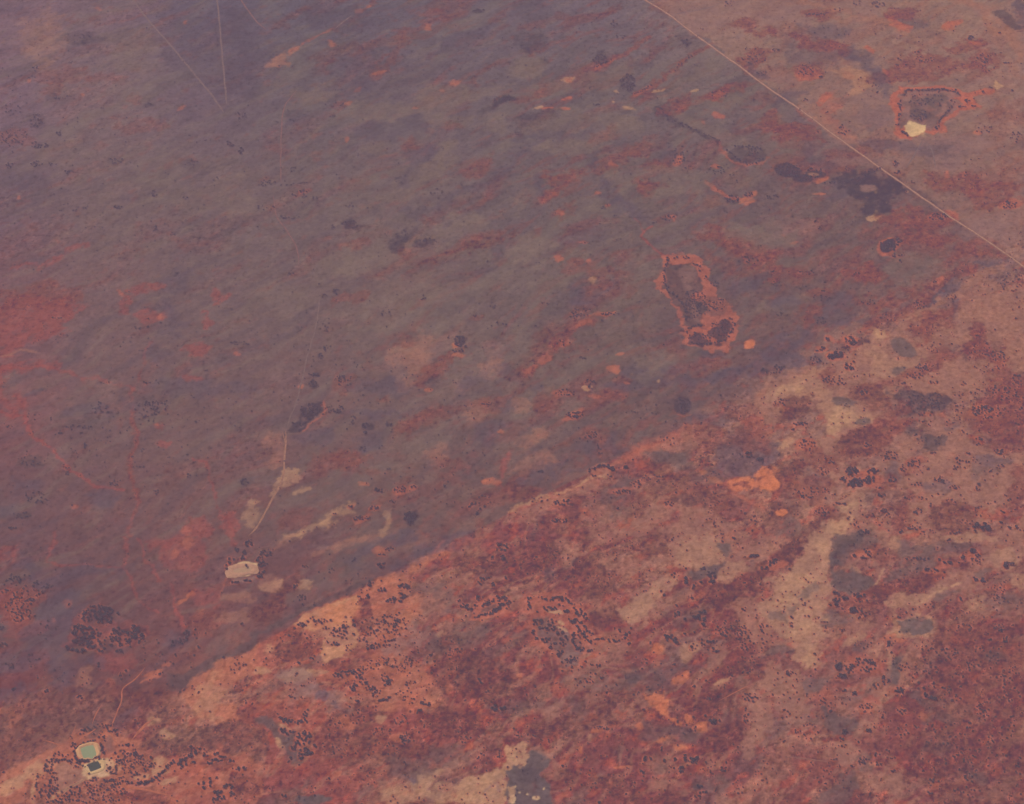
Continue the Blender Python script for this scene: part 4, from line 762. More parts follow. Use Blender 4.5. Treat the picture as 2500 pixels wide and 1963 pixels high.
10 C 10 : 1550 127 26 5 5 1605 205 20 14 6 1410 16 20 8 4 1522 130 8 4 2
# dark tree on the red ridge crossing the lower right | trees of the red ridge at the lower right
11 C 9 : 45 165 34 16 12 12 185 8 6 2 550 128 14 9 5 628 98 20 18 6 650 125 14 10 5 610 140 20 14 5 745 118 6 6 2 880 148 6 5 2 985 148 40 8 8 930 142 10 4 2
11 C 12 : 1303 103 14 9 5
11 C 10 : 1240 142 11 14 6 1140 175 30 8 9 1095 160 8 6 2 1035 222 40 10 9 1075 228 14 6 3 950 211 9 5 2 1125 234 4 3 1
11 C 8 : 1335 140 20 26 9 1310 150 20 8 3 1150 40 14 14 4 1210 170 14 8 3
11 C 14 : 1512 190 14 18 8 1548 184 12 6 2
11 C 10 : 1345 285 32 8 10 1310 272 8 5 2 1370 294 14 5 3
11 C 10.5 : 560 382 22 12 9 595 386 18 8 5 440 412 20 18 10 495 402 20 7 6 440 440 14 8 3 400 438 14 8 3 430 370 20 10 3 480 402 8 4 2
11 C 12.5 : 538 475 14 14 6 528 495 10 6 2
11 C 9 : 472 470 6 8 2 578 524 12 7 3 830 524 14 7 4 600 420 40 10 5 580 480 30 14 5 1230 408 12 9 5 1228 398 6 4 1 620 500 30 20 5
11 S 7 : 880 490 965 455 1005 437 1000 440 915 505 922 468 1052 456 137 210 311 208 345 396 1112 270 95 262 100 278 275 296 212 408 236 430 195 362 235 512 258 512 293 628 240 280 1502 404 1515 35 336 152
11 S 8 : 295 757 320 790 299 856 295 820
11 C 7 : 150 522 8 8 3 150 565 12 14 6 480 990 14 8 4 470 605 20 10 4 370 585 10 8 2 365 552 12 5 2
# black-looking tree in a dense clump inside the grey hollow at the lower right | trees of the lower-right grey hollows
11 C 14 : 450 838 18 12 8 462 900 20 10 8 490 900 8 6 1
11 C 9 : 520 860 26 20 8 530 835 20 12 5 570 795 20 14 6 635 805 40 16 14 630 855 50 20 8 675 820 14 14 4 645 856 8 5 3 575 820 14 12 4
11 C 9.5 : 735 915 9 20 6 765 930 5 14 3 740 945 8 5 1
11 C 9.5 : 775 690 16 20 8 760 710 5 5 1 840 985 34 14 12 860 990 12 16 4 820 1020 10 6 2 690 960 20 18 6 645 980 5 4 1 550 1010 20 10 5 755 1018 5 4 1
11 C 13 : 1003 1018 12 9 4
11 C 11 : 1050 1038 22 8 6 998 976 10 5 2 962 976 5 5 1 1110 966 8 5 2 962 945 5 4 1
11 C 11.5 : 490 1255 11 11 4 640 1240 12 9 4 655 1248 4 4 1
11 S 11 : 1282 1195 1290 1195
11 C 9 : 1277 1225 10 5 2 1515 655 18 12 5 1510 675 14 10 3 1410 665 16 4 3 400 1120 10 9 3 725 1160 9 3 2 783 748 4 4 1 575 1320 7 5 2 560 1298 5 4 1
11 C 8 : 850 1115 28 12 9 865 1135 14 6 3 620 1085 44 20 11 605 1440 28 24 12 470 1300 20 14 4 480 1340 20 10 4 1055 940 14 10 4 540 1470 12 5 3 1130 1455 10 4 2 980 1500 10 8 3 800 1500 16 5 3 700 1460 20 10 4
# small dark shrub tree dotted over the red ground in the bottom right corner | shrub trees of the bottom-right red ground
11 C 7 : 1470 590 40 20 9 1480 610 20 10 4 1560 575 10 6 2 1370 1100 40 50 16 1440 760 120 60 10 1260 600 60 50 8 1140 750 70 60 12 1300 830 60 20 6 1500 900 100 60 16 1550 1000 60 60 12 1300 1540 60 30 8 1400 1400 120 80 12 1230 1440 60 60 8 1050 1600 60 50 12 1250 1620 80 20 8 1420 1260 140 60 10 1550 1200 60 60 8 1000 700 70 40 10 1000 850 80 60 12 900 1250 80 50 10 1180 1300 80 50 8 1600 1500 30 100 8 730 1420 60 60 10 1150 1000 100 80 12 840 820 60 60 10
11 C 6 : 1300 1000 300 500 90 200 1100 180 120 16 150 950 150 100 16 300 1500 150 80 14 60 400 60 60 6 1500 450 120 60 12 600 700 60 40 10 130 885 20 10 6 250 1250 100 50 14 430 1060 100 40 12 1000 1250 100 80 10 1450 350 60 30 8 1480 380 40 20 6 420 1480 40 60 10
'''
# ------------------------------------------------------------------ read the surveys
def parse(block):
    for ln in block.strip().splitlines():
        ln = ln.strip()
        if ln: yield ln

def trees_list():
    """every surveyed tree as (x, y, crown diameter, label, group)"""
    out = []
    r = random.Random(11)
    label = group = ''
    for ln in parse(TREES):
        if ln[0] == '#':
            label, group = [s.strip() for s in ln[1:].split('|')]; continue
        hd, body = ln.split(':'); hd = hd.split(); v = [float(q) for q in body.split()]
        t, kind, s = int(hd[0]), hd[1], float(hd[2])
        pts = []; thin = .72 if 'ponds' in group or 'creek' in group else 1
        if kind == 'C':
            for i in range(0, len(v), 5):
                cx, cy, rx, ry, n = v[i:i + 5]
                if rx == 0: continue
                kept = []; sep = s / TS * .72
                for _ in range(int(n * thin + .5)):
                    for tr in range(12):
                        a = r.uniform(0, 2 * math.pi); q = math.sqrt(r.random())
                        x, y = cx + rx * q * math.cos(a), cy + ry * q * math.sin(a)
                        if all((x - X) ** 2 + (y - Y) ** 2 > sep ** 2 for X, Y in kept): break
                    kept.append((x, y))
                pts += [(x, y, 1) for x, y in kept]
        elif kind == 'L':
            n = int(hd[3]); P = [(v[i], v[i + 1]) for i in range(0, len(v), 2)]
            L = [math.dist(P[i], P[i + 1]) for i in range(len(P) - 1)]; T = sum(L)
            for k in range(n):
                d = (k + r.uniform(.1, .9)) / n * T; i = 0
                while i < len(L) - 1 and d > L[i]: d -= L[i]; i += 1
                f = d / L[i]
                j = s / TS * .22
                pts.append((P[i][0] + (P[i + 1][0] - P[i][0]) * f + r.gauss(0, j), P[i][1] + (P[i + 1][1] - P[i][1]) * f + r.gauss(0, j), 1))
        else:
            pts = [(v[i], v[i + 1], 1) for i in range(0, len(v), 2)]
        for x, y, _ in pts:
            px, py = tile_pt(t, x, y)
            wx, wy = ground(px, py)
            sz = s * (.5 + .68 * r.random() ** .8) * (.76 if s >= 8 else .92 if s >= 6 else 1.1)
            out.append((float(wx), float(wy), float(sz * px_size(py)), label, group, sz))
    # the thin general scatter of shrubs, thicker on the red country
    k = 0
    while k < 4400:
        px, py = r.uniform(-10, 2510), r.uniform(-10, 1980)
        fy = float(np.interp(px, [p[0] for p in FENCE], [p[1] for p in FENCE]))
        dens = (.95 if py > fy else .22) * (1.0 if float(fbm(np.array([px / 70.]), np.array([py / 50.]), 3, 71)[0]) > .08 else .12)
        if r.random() > dens: continue
        wx, wy = ground(px, py); sz = r.uniform(2.4, 5.6) if py > fy else r.uniform(2.2, 4.6)
        out.append((float(wx), float(wy), float(sz * px_size(py)), '', '', sz * .5)); k += 1
    return out
ALL_TREES = trees_list()

# ------------------------------------------------------------------ the ground: one sheet, fine where the land is seen, coarse out to the horizon
STEP = 3.2
def axis(a, b, far):
    core = np.arange(a, b, STEP)
    g = []; s = STEP; q = 0.0
    while q < far: s *= 1.22; q += s; g.append(q)
    g = np.array(g)
    return np.concatenate([a - g[::-1], core, core[-1] + g])
xs = axis(-2650.0, 2650.0, 60000.0)
ys = axis(2500.0, 7250.0, 60000.0)
X, Y = np.meshgrid(xs, ys)
PX, PY = survey(X, Y)
PX = np.clip(PX, -150, 2650); PY = np.clip(PY, -150, 2110)

def bilin(G):
    G = np.array([[lin(c) for c in row] for row in G])
    u = np.clip(PX / 250.0, 0, 9.999); v = np.clip(PY / 245.4, 0, 7.999)
    i = u.astype(int); j = v.astype(int); fu = (u - i); fv = (v - j)
    fu = (fu * fu * (3 - 2 * fu))[..., None]; fv = (fv * fv * (3 - 2 * fv))[..., None]
    return G[j, i] * (1 - fu) * (1 - fv) + G[j, i + 1] * fu * (1 - fv) + G[j + 1, i] * (1 - fu) * fv + G[j + 1, i + 1] * fu * fv
low = np.clip(PY / 1400.0, 0, 1)[..., None]; rt = np.clip(PX / 1100.0, 0, 1)[..., None]
A = bilin(GRID_A) * ((np.array((1.06, 1.08, 1.14)) * (1 - rt) + np.array((1.06, 1.08, 1.06)) * rt) * (1 - low) + np.array((1.05, 1.08, 1.02)) * low); B = bilin(GRID_B) * (1.08, 1.11, 1.12)
# which side of the fence, by signed distance to the fence line
FX, FY = ground([p[0] for p in FENCE], [p[1] for p in FENCE])
wob = 5 * fbm(X / 160.0, Y / 160.0, 3, 91)
ylin = np.interp(X, FX, FY)
sd_f = (ylin - Y) * 0.82 + wob            # positive south of the fence
fade = np.clip((PX - 1500) / 900.0, 0, 1) + .5 * np.clip((520 - PX) / 500.0, 0, 1)
south = sstep(-6 - 160 * fade, 6 + 160 * fade, sd_f)
soil = A * (1 - south[..., None]) + B * south[..., None]
scrub = 0.16 + 0.40 * south + 0.12 * sstep(700, 2000, PX) * (1 - south)

def mix(mask, rgb, idx=np.s_[:, :]):
    m = mask[..., None]; soil[idx] = soil[idx] * (1 - m) + lin(rgb) * m

# natural banding: the wind-laid dunes and swales run up to the right
ca, sa = math.cos(math.radians(41)), math.sin(math.radians(41))
U = X * ca + Y * sa; V = -X * sa + Y * ca
wx = 90 * fbm(X / 400.0, Y / 400.0, 3, 33)
n1 = fbm(U / 560.0, (V + wx) / 120.0, 5, 1); n2 = fbm(U / 620.0, (V + wx) / 150.0, 5, 2); n3 = fbm(U / 480.0, (V + wx) / 110.0, 5, 3)
n4 = fbm(U / 100.0, V / 64.0, 5, 4); n5 = fbm(U / 72.0, V / 44.0, 5, 6, .62)
north = 1 - south
right = sstep(500, 1500, PX); hz = 1 - 0.25 * sstep(1400, 0, PY)
n6 = fbm(U / 300.0, V / 150.0, 4, 8)
near_f = np.exp(-np.clip(-sd_f, 0, 3000) / 220.0) * north
mix(north * .35 * sstep(.0, .7, n2 + .2 * n4), (126, 110, 104))
mix((north - .75 * near_f) * .45 * sstep(.05, .7, n3), (102, 88, 97))
mix(north * (.15 + .35 * right) * sstep(.12, .55, n1 + .25 * n4), (126, 82, 88))
mix(north * .4 * sstep(.22, .6, n5 + .35 * n1), (132, 89, 90))
f1 = fbm(U / 210.0, (V + .6 * wx) / 38.0, 4, 411, .6); f2 = fbm(U / 260.0, (V + .6 * wx) / 46.0, 4, 412, .6)
mix(north * .34 * sstep(.12, .5, f1), (128, 108, 105)); mix((north - .7 * near_f) * .28 * sstep(.12, .5, -f1), (100, 85, 95))
mix(north * (.06 + .34 * right) * sstep(.22, .55, f2), (134, 86, 86))
mix(near_f * .6 * sstep(.05, .4, n5 + .4 * n4), (134, 86, 86)); mix(near_f * .3 * sstep(.1, .4, f1 - n4), (146, 104, 98))
mix(north * .30 * sstep(.25, .7, -n5 + .2 * n3), (98, 84, 92))
mix(south * .40 * sstep(.05, .5, n1 + .3 * n4), (119, 77, 79))
mix(south * .66 * sstep(.06, .38, n2 + .3 * n6 - .2 * n5), (163, 115, 103))
rid = 1 - np.abs(fbm(U / 330.0, (V + wx) / 95.0, 4, 401, .6)) * 3.2
mix(south * .5 * sstep(.35, .95, rid + .35 * n4), (166, 120, 106))
mix(south * .45 * sstep(.2, .6, n3 + .3 * n4), (112, 92, 96))
mix(south * .50 * sstep(.12, .5, n5 + .2 * n4), (166, 84, 78))
mix(south * .38 * sstep(.15, .5, -n5 + .2 * n6), (107, 73, 76))
mix(south * .25 * sstep(.45, .7, n5 - .3 * n6), (196, 112, 90))
scrub += .35 * south * sstep(.0, .5, n1) + .25 * north * sstep(.1, .5, n1) - .25 * sstep(.1, .6, n2)
del n2, n3, n6
# warp fields that bend and fray every patch margin
WA = fbm(U / 230.0, V / 150.0, 4, 201, .62); WB = fbm(U / 230.0, V / 150.0, 4, 202, .62)
WC = fbm(X / 52.0, Y / 56.0, 4, 203, .68); WD = fbm(X / 52.0, Y / 56.0, 4, 204, .68)
M1 = fbm(U / 56.0, V / 36.0, 4, 205, .7); M2 = fbm(X / 24.0, Y / 26.0, 3, 206, .7)

def paint(kind, nums, rgb, alpha, w, s, r, tile, key):
    """lay one soil patch: polygon, line or ellipse, with a ragged, soft margin"""
    if (tile in (0, 1, 2, 3, 5, 13) or tile == 6) and key in 'rRco' : alpha *= .8
    shapes = []
    if kind == 'E':
        for i in range(0, len(nums), 5):
            cx, cy, rx, ry, an = nums[i:i + 5]
            if rx == 0: continue
            an = math.radians(-an)
            p = []
            for k in range(20):
                a = k * math.pi / 10
                ex, ey = rx * math.cos(a), ry * math.sin(a)
                p.append((cx + ex * math.cos(an) - ey * math.sin(an), cy + ex * math.sin(an) + ey * math.cos(an)))
            shapes.append((p, True, 0.0, min(rx, ry)))
    else:
        p = [(nums[i], nums[i + 1]) for i in range(0, len(nums), 2)]
        shapes.append((p, kind == 'P', w / 2, 1e9))
    for p, closed, half, small in shapes:
        pt = [tile_pt(tile, *q) for q in p]
        cy = sum(q[1] for q in pt) / len(pt)
        m = px_size(cy) * TS * 1.15
        gx, gy = ground([q[0] for q in pt], [q[1] for q in pt])
        soft = min(s, small * 1.0) * m; rag = min(r, small * 1.1) * m; half_m = half * m
        pad = soft + rag * 1.6 + half_m + 10
        i0, i1 = np.searchsorted(ys, [gy.min() - pad, gy.max() + pad]); j0, j1 = np.searchsorted(xs, [gx.min() - pad, gx.max() + pad])
        if i1 - i0 < 1 or j1 - j0 < 1: continue
        x = X[i0:i1, j0:j1].astype(np.float32); y = Y[i0:i1, j0:j1].astype(np.float32)
        sl = np.s_[i0:i1, j0:j1]
        big = min(rag * 2.2, 80.0); fine = min(rag * 1.2, 26.0)
        x = (x + big * WA[sl] + fine * WC[sl]).astype(np.float32); y = (y + big * WB[sl] + fine * WD[sl]).astype(np.float32)
        n = len(gx); d2 = np.full(x.shape, 1e12, np.float32); inside = np.zeros(x.shape, bool)
        for k in range(n if closed else n - 1):
            ax, ay = gx[k], gy[k]; bx, by = gx[(k + 1) % n], gy[(k + 1) % n]
            ex, ey = bx - ax, by - ay; L = ex * ex + ey * ey + 1e-9
            tt = np.clip(((x - ax) * ex + (y - ay) * ey) / L, 0, 1)
            d2 = np.minimum(d2, (x - ax - tt * ex) ** 2 + (y - ay - tt * ey) ** 2)
            if closed:
                c = (ay > y) != (by > y)
                with np.errstate(divide='ignore', invalid='ignore'):
                    inside ^= c & (x < ex * (y - ay) / (by - ay if by != ay else 1e-9) + ax)
        d = np.sqrt(d2)
        d = np.where(inside, -d, d) if closed else d - half_m
        if rag > 0:
            q = max(rag * 2.6, 14.0)
            d = d + rag * .7 * fbm(x / q, y / q, 4, 21, .65)
        br = BREAK.get(key, .35)
        mask = sstep(soft, -soft * (1 - .5 * br), d)
        # thin patches break up into mottles rather than fading like a veil
        mm = M1[sl] * .75 + M2[sl] * .35
        mot = sstep(-.38, .38, mm + (mask * 2 - 1) * (.55 if key in 'YpGDTtdkv' and alpha > .7 else .34))
        mask = alpha * ((1 - br) * mask + br * mot * sstep(0, .25, mask) * (1.15 if alpha < .7 else 1.0))
        mask = np.clip(mask, 0, 1)
        py = cy; rr = np.array(rgb, float)
        idx = np.s_[i0:i1, j0:j1]
        mm = mask[..., None]; soil[idx] = soil[idx] * (1 - mm) + lin(rr) * mm
        scrub[idx] = scrub[idx] * (1 - mask) + SCRUB[key] * mask

for ln in parse(SOIL):
    hd, body = ln.split(':'); hd = hd.split(); v = [float(q) for q in body.split()]
    opt = dict(w=10.0, s=0.0, r=0.0)
    for q in hd[4:]: opt[q[0]] = float(q[2:])
    s = opt['s'] or 14.0; r = opt['r'] or s * 1.1
    paint(hd[1], v, C[hd[2]], float(hd[3]), opt['w'], s, r, int(hd[0]), hd[2])

# salmon sharpening halo painted into the soil round the trees of the red country
for tx, ty, dia, lab, grp, spx in ALL_TREES:
    i = np.searchsorted(ys, ty); j = np.searchsorted(xs, tx); R = dia * .85 + 3; k = int(R / STEP) + 2
    sl = np.s_[max(i - k, 0):i + k, max(j - k, 0):j + k]
    if not (0 <= i < len(ys)) or soil[sl].size == 0: continue
    c = soil[min(i, len(ys) - 1), min(j, len(xs) - 1)]
    redness = min(max((c[0] / (c[2] + 1e-3) - 1.5) / 1.1, 0), 1)
    a = .42 * redness * sstep(R, R * .55, np.hypot(X[sl] - tx, Y[sl] - ty))
    if a.size: soil[sl] = soil[sl] * (1 - a[..., None]) + np.minimum(lin((178, 104, 92)), c * 1.9) * a[..., None]

# fine grain of the soil itself, then photo colour -> surface colour
scrub = np.clip(scrub, 0, 1)
n7 = fbm(X / 27.0, Y / 27.0, 4, 301, .75); n8 = fbm(X / 22.0 + 9, Y / 23.0, 4, 302, .75); n9 = fbm(U / 110.0, V / 60.0, 4, 303, .65)
dk = scrub * sstep(.02, .42, n7 + .25 * n9); br_ = scrub * sstep(.12, .55, n8 - .3 * n7)
soil *= 1 - dk[..., None] * np.array([.39, .37, .33])
soil *= 1 + br_[..., None] * np.array([.36, .26, .18])
# worn sand threads its way between the shrubs as a bright net
net = 1 - np.abs(fbm(X / 44.0 + .4 * M2, Y / 46.0 + .4 * M1, 3, 311, .6)) * 2.6
net2 = 1 - np.abs(fbm(X / 21.0, Y / 22.0, 2, 312, .6)) * 2.2
th = np.clip(scrub * 1.3 - .12, 0, 1) * (.35 + .65 * sstep(-.3, .4, n9)) * np.clip(sstep(.45, 1, net) + .5 * sstep(.5, 1, net2), 0, 1)
soil *= 1 + th[..., None] * np.array([.34, .23, .16])
dots = sstep(.34, .6, fbm(X / 15.0, Y / 16.0, 2, 313, .6)) * np.clip(.25 + scrub, 0, .9)
soil *= 1 - dots[..., None] * np.array([.40, .40, .36])
grain = fbm(X / 17.0, Y / 13.0, 3, 55, .75)
soil *= (1 + (.11 + .13 * south) * grain + .11 * n9)[..., None]
ALB = albedo(soil, X, Y)
Z = relief(X, Y)

def ground_mesh():
    ny, nx = X.shape
    V3 = np.stack([X, Y, Z], -1).reshape(-1, 3).astype(np.float32)
    i = np.arange(ny * nx, dtype=np.int32).reshape(ny, nx)
    F = np.stack([i[:-1, :-1], i[:-1, 1:], i[1:, 1:], i[1:, :-1]], -1).reshape(-1, 4)
    me = mesh_np('ground', V3, F)
    a = me.attributes.new('soil', 'FLOAT_COLOR', 'POINT')
    rgba = np.ones((ny * nx, 4), np.float32); rgba[:, :3] = ALB.reshape(-1, 3)
    rgba[:, 3] = np.clip(scrub, 0, 1).reshape(-1)
    a.data.foreach_set('color', rgba.ravel())
    me.polygons.foreach_set('use_smooth', np.ones(len(F), bool))
    return me

# ------------------------------------------------------------------ materials
def new_mat(name, rough=.9, spec=.2):
    m = bpy.data.materials.new(name); m.use_nodes = True
    b = m.node_tree.nodes['Principled BSDF']
    b.inputs['Roughness'].default_value = rough; b.inputs['Specular IOR Level'].default_value = spec
    return m, m.node_tree, b

def mat_ground():
    m, nt, b = new_mat('outback_soil', .95, .0)
    N, Lk = nt.nodes, nt.links
    at = N.new('ShaderNodeAttribute'); at.attribute_name = 'soil'
    geo = N.new('ShaderNodeNewGeometry')
    def noise(scale, detail, rough, stretch=(1, 1, 1)):
        mp = N.new('ShaderNodeMapping'); mp.inputs['Scale'].default_value = [scale * k for k in stretch]
        Lk.new(geo.outputs['Position'], mp.inputs['Vector'])
        n = N.new('ShaderNodeTexNoise'); n.inputs['Scale'].default_value = 1.0
        n.inputs['Detail'].default_value = detail; n.inputs['Roughness'].default_value = rough
        Lk.new(mp.outputs['Vector'], n.inputs['Vector']); return n.outputs['Fac']
    def math_(op, a, c, d=None):
        n = N.new('ShaderNodeMath'); n.operation = op
        for k, q in enumerate((a, c) if d is None else (a, c, d)):
            if isinstance(q, (int, float)): n.inputs[k].default_value = q
            else: Lk.new(q, n.inputs[k])
        return n.outputs[0]
    def mixc(fac, a, c, mode='MIX'):
        n = N.new('ShaderNodeMix'); n.data_type = 'RGBA'; n.blend_type = mode
        for key, q in ((0, fac), (6, a), (7, c)):
            if isinstance(q, (int, float)): n.inputs[key].default_value = q
            elif isinstance(q, tuple): n.inputs[key].default_value = q
            else: Lk.new(q, n.inputs[key])
        return n.outputs[2]
    def ramp(v, lo, hi):
        n = N.new('ShaderNodeMapRange'); n.interpolation_type = 'SMOOTHSTEP'
        Lk.new(v, n.inputs[0])
        for k, q in ((1, lo), (2, hi)):
            if isinstance(q, (int, float)): n.inputs[k].default_value = q
            else: Lk.new(q, n.inputs[k])
        return n.outputs[0]
    col = at.outputs['Color']; sc = at.outputs['Alpha']
    # slow tonal drift
    drift = noise(1 / 55, 4, .6)
    col = mixc(ramp(drift, .35, .65), mixc(1.0, col, (.90, .88, .92, 1), 'MULTIPLY'), mixc(1.0, col, (1.10, 1.09, 1.05, 1), 'MULTIPLY'))
    # low shrubs and litter: small dark dots, denser where the survey says scrub
    shrub = noise(1 / 11, 3, .66)
    thr = math_('MULTIPLY_ADD', sc, -.20, .70)
    f1 = math_('MULTIPLY', ramp(shrub, thr, math_('ADD', thr, .06)), math_('MULTIPLY_ADD', sc, .6, .25))
    col = mixc(f1, col, mixc(1.0, col, (.48, .46, .58, 1), 'MULTIPLY'))
    # worn bright sand between the shrubs
    worn = noise(1 / 12, 4, .65, (1, 1.25, 1))
    f2 = math_('MULTIPLY', ramp(worn, .56, .68), math_('MULTIPLY', sc, .55))
    col = mixc(f2, col, mixc(1.0, col, (1.40, 1.24, 1.14, 1), 'MULTIPLY'))
    # faint grain
    gr = noise(1 / 3.5, 2, .6)
    col = mixc(ramp(gr, .3, .7), mixc(1.0, col, (.93, .93, .94, 1), 'MULTIPLY'), mixc(1.0, col, (1.07, 1.07, 1.06, 1), 'MULTIPLY'))
    Lk.new(col, b.inputs['Base Color'])
    return m

def mat_soil(name, rgb, px, py, var=.18, rough=.95, scale=1 / 12):
    """one soil or track colour with uneven wear"""
    m, nt, b = new_mat(name, rough, .1)
    N, Lk = nt.nodes, nt.links
    c = albedo1(rgb, px, py)
    geo = N.new('ShaderNodeNewGeometry'); mp = N.new('ShaderNodeMapping'); mp.inputs['Scale'].default_value = (scale,) * 3
    Lk.new(geo.outputs['Position'], mp.inputs['Vector'])
    n = N.new('ShaderNodeTexNoise'); n.inputs['Scale'].default_value = 1; n.inputs['Detail'].default_value = 5; n.inputs['Roughness'].default_value = .65
    Lk.new(mp.outputs['Vector'], n.inputs['Vector'])
    r = N.new('ShaderNodeValToRGB'); r.color_ramp.elements[0].position = .32; r.color_ramp.elements[1].position = .68
    r.color_ramp.elements[0].color = tuple(q * (1 - var) for q in c[:3]) + (1,); r.color_ramp.elements[1].color = tuple(min(q * (1 + var), .9) for q in c[:3]) + (1,)
    Lk.new(n.outputs['Fac'], r.inputs['Fac']); Lk.new(r.outputs['Color'], b.inputs['Base Color'])
    return m

g_obj = link('ground', ground_mesh()); g_obj['kind'] = 'structure'
g_obj.data.materials.append(mat_ground())

# ------------------------------------------------------------------ road and tracks, draped ribbons
def ribbon(name, pts, width, mat, wander=2.0, taper=True, lift=.35, broken=0.0, seed=0):
    """pts in photo px; a strip draped on the ground, its edges slightly uneven"""
    gx, gy = ground([p[0] for p in pts], [p[1] for p in pts])
    P = [Vector((a, b)) for a, b in zip(gx, gy)]
    # Catmull-Rom through the surveyed points
    Q = []
    for i in range(len(P) - 1):
        p0, p1, p2, p3 = P[max(i - 1, 0)], P[i], P[i + 1], P[min(i + 2, len(P) - 1)]
        n = max(2, int((p2 - p1).length / 9))
        for k in range(n):
            t = k / n
            Q.append(.5 * ((2 * p1) + (p2 - p0) * t + (2 * p0 - 5 * p1 + 4 * p2 - p3) * t * t + (3 * p1 - p0 - 3 * p2 + p3) * t ** 3))
    Q.append(P[-1])
    r = random.Random(seed + 3)
    q = np.array([(v.x, v.y) for v in Q]); s = np.concatenate([[0], np.cumsum(np.hypot(*np.diff(q, axis=0).T))])
    tn = np.gradient(q, axis=0); tn /= np.linalg.norm(tn, axis=1)[:, None] + 1e-9; nr = np.stack([-tn[:, 1], tn[:, 0]], 1)
    q = q + nr * (wander * fbm(s / 70, s * 0 + seed, 3, 14))[:, None]
    wv = width * (1 + .35 * fbm(s / 26, s * 0 + seed + 5, 3, 15))
    wv = wv * .8
    if taper: wv = wv * np.minimum(1, np.minimum(s, s[-1] - s) / 45 + .12)
    rows = []
    for k in (-.5, -.17, .17, .5): 
        xy = q + nr * (wv * k)[:, None]; rows.append(np.column_stack([xy, relief(xy[:, 0], xy[:, 1]) + lift + (0.08 if abs(k) < .4 else 0)]))
    V3 = np.stack(rows, 1).reshape(-1, 3); n = len(q); i = np.arange(n - 1)[:, None] * 4 + np.arange(3)
    F = np.stack([i, i + 1, i + 5, i + 4], -1).reshape(-1, 4)
    o = link(name, mesh_np(name, V3, F), None, mat); o['kind'] = 'structure'
    return o
def T(t, *v): return [tile_pt(t, v[i], v[i + 1]) for i in range(0, len(v), 2)]

road_pts = [(1440, -95), (1510, -45)] + T(2, 850, 0, 990, 85, 1140, 200, 1270, 295, 1400, 390, 1510, 470, 1632, 560) + T(3, 195, 690, 380, 830, 560, 960, 720, 1075, 880, 1185, 1120, 1355, 1380, 1525, 1632, 1700) + [(2620, 735)]
ribbon('road_verge', road_pts, 13, mat_soil('verge_sand', (146, 104, 100), 1900, 300, .25), 2.5, False, .25, seed=1)
ribbon('road', road_pts, 6.0, mat_soil('graded_road_sand', (174, 132, 118), 1900, 300, .3), 1.2, False, .5, seed=1)
faint = mat_soil('faint_track_dust', (128, 105, 108), 450, 150, .3)
red_dust = mat_soil('red_track_dust', (134, 100, 102), 250, 400, .3)
pale_dust = mat_soil('pale_track_dust', (158, 115, 102), 600, 1150, .3)
warm_dust = mat_soil('warm_track_dust', (172, 104, 90), 280, 1700, .3)
pink_dust = mat_soil('pink_track_dust', (146, 104, 98), 1700, 1500, .3)
ribbon('track', [(285, -80)] + T(0, 850, 0, 1000, 190, 1110, 315, 1200, 425, 1340, 595, 1428, 718), 9, faint, 2, True, .4, seed=2)
ribbon('track', [(525, -80)] + T(0, 1385, 0, 1400, 150, 1412, 300, 1430, 500, 1445, 665), 8, faint, 2, True, .45, seed=3)
ribbon('track', [(580, -30)] + T(0, 1540, 5, 1632, 130) + T(1, 70, 192), 7, red_dust, 2, True, .4, seed=4)
ribbon('track', T(1, 500, 190, 560, 140, 620, 98), 8, faint, 2, True, .4, seed=5)
ribbon('track', T(1, 260, 575, 215, 630, 182, 678, 165, 780, 160, 900, 158, 1020, 160, 1170), 5.5, red_dust, 2, True, .4, seed=6)
ribbon('track', T(1, 108, 1245, 135, 1385, 190, 1460, 240, 1540, 265, 1600, 275, 1690), 6, red_dust, 2.5, True, .4, seed=7)
ribbon('track', T(5, 405, 180, 395, 300, 375, 400, 340, 520, 300, 680, 275, 800, 240, 900, 190, 1040), 6, faint, 3, True, .4, seed=8)
ribbon('track', T(5, 190, 1040, 190, 1120, 180, 1220, 178, 1310, 150, 1390, 90, 1500, 30, 1610, -10, 1670, -50, 1708) , 7.5, pale_dust, 1.5, True, .45, seed=9)
ribbon('track', T(5, 168, 1045, 180, 1090, 188, 1140), 4, pale_dust, 1, True, .6, seed=10)
ribbon('track', T(3, 990, 885, 960, 940, 920, 1010, 880, 1070), 6, faint, 1, True, .4, seed=11)
ribbon('track', T(3, 1008, 900, 1045, 960, 1060, 1020, 1070, 1075), 6, faint, 1, True, .4, seed=12)
ribbon('track', T(8, 925, 835, 860, 910, 785, 975, 775, 1050, 745, 1120, 720, 1190, 712, 1250, 735, 1310, 785, 1365), 5.0, warm_dust, 2, True, .45, seed=13)
ribbon('track', T(8, 990, 1155, 930, 1205, 880, 1255, 835, 1310), 10.5, warm_dust, 2, True, .4, seed=14)
ribbon('track', T(8, 650, 1075, 610, 1140, 588, 1200), 6.75, warm_dust, 2, True, .4, seed=15)
ribbon('track', T(8, 620, 1225, 560, 1265, 500, 1305, 470, 1335), 10.5, warm_dust, 2, True, .4, seed=16)
ribbon('track', T(8, 485, 1210, 450, 1290, 425, 1320), 7.5, warm_dust, 2, True, .4, seed=17)
ribbon('track', T(8, 270, 1300, 340, 1320, 420, 1345), 6.0, warm_dust, 2, True, .4, seed=18)
ribbon('track', T(8, 650, 1560, 800, 1600, 950, 1625, 1080, 1665, 1170, 1708), 7.5, warm_dust, 2.5, True, .4, seed=19)
ribbon('track', T(8, 350, 1640, 450, 1600, 540, 1555), 5, pale_dust, 2, True, .6, seed=20)
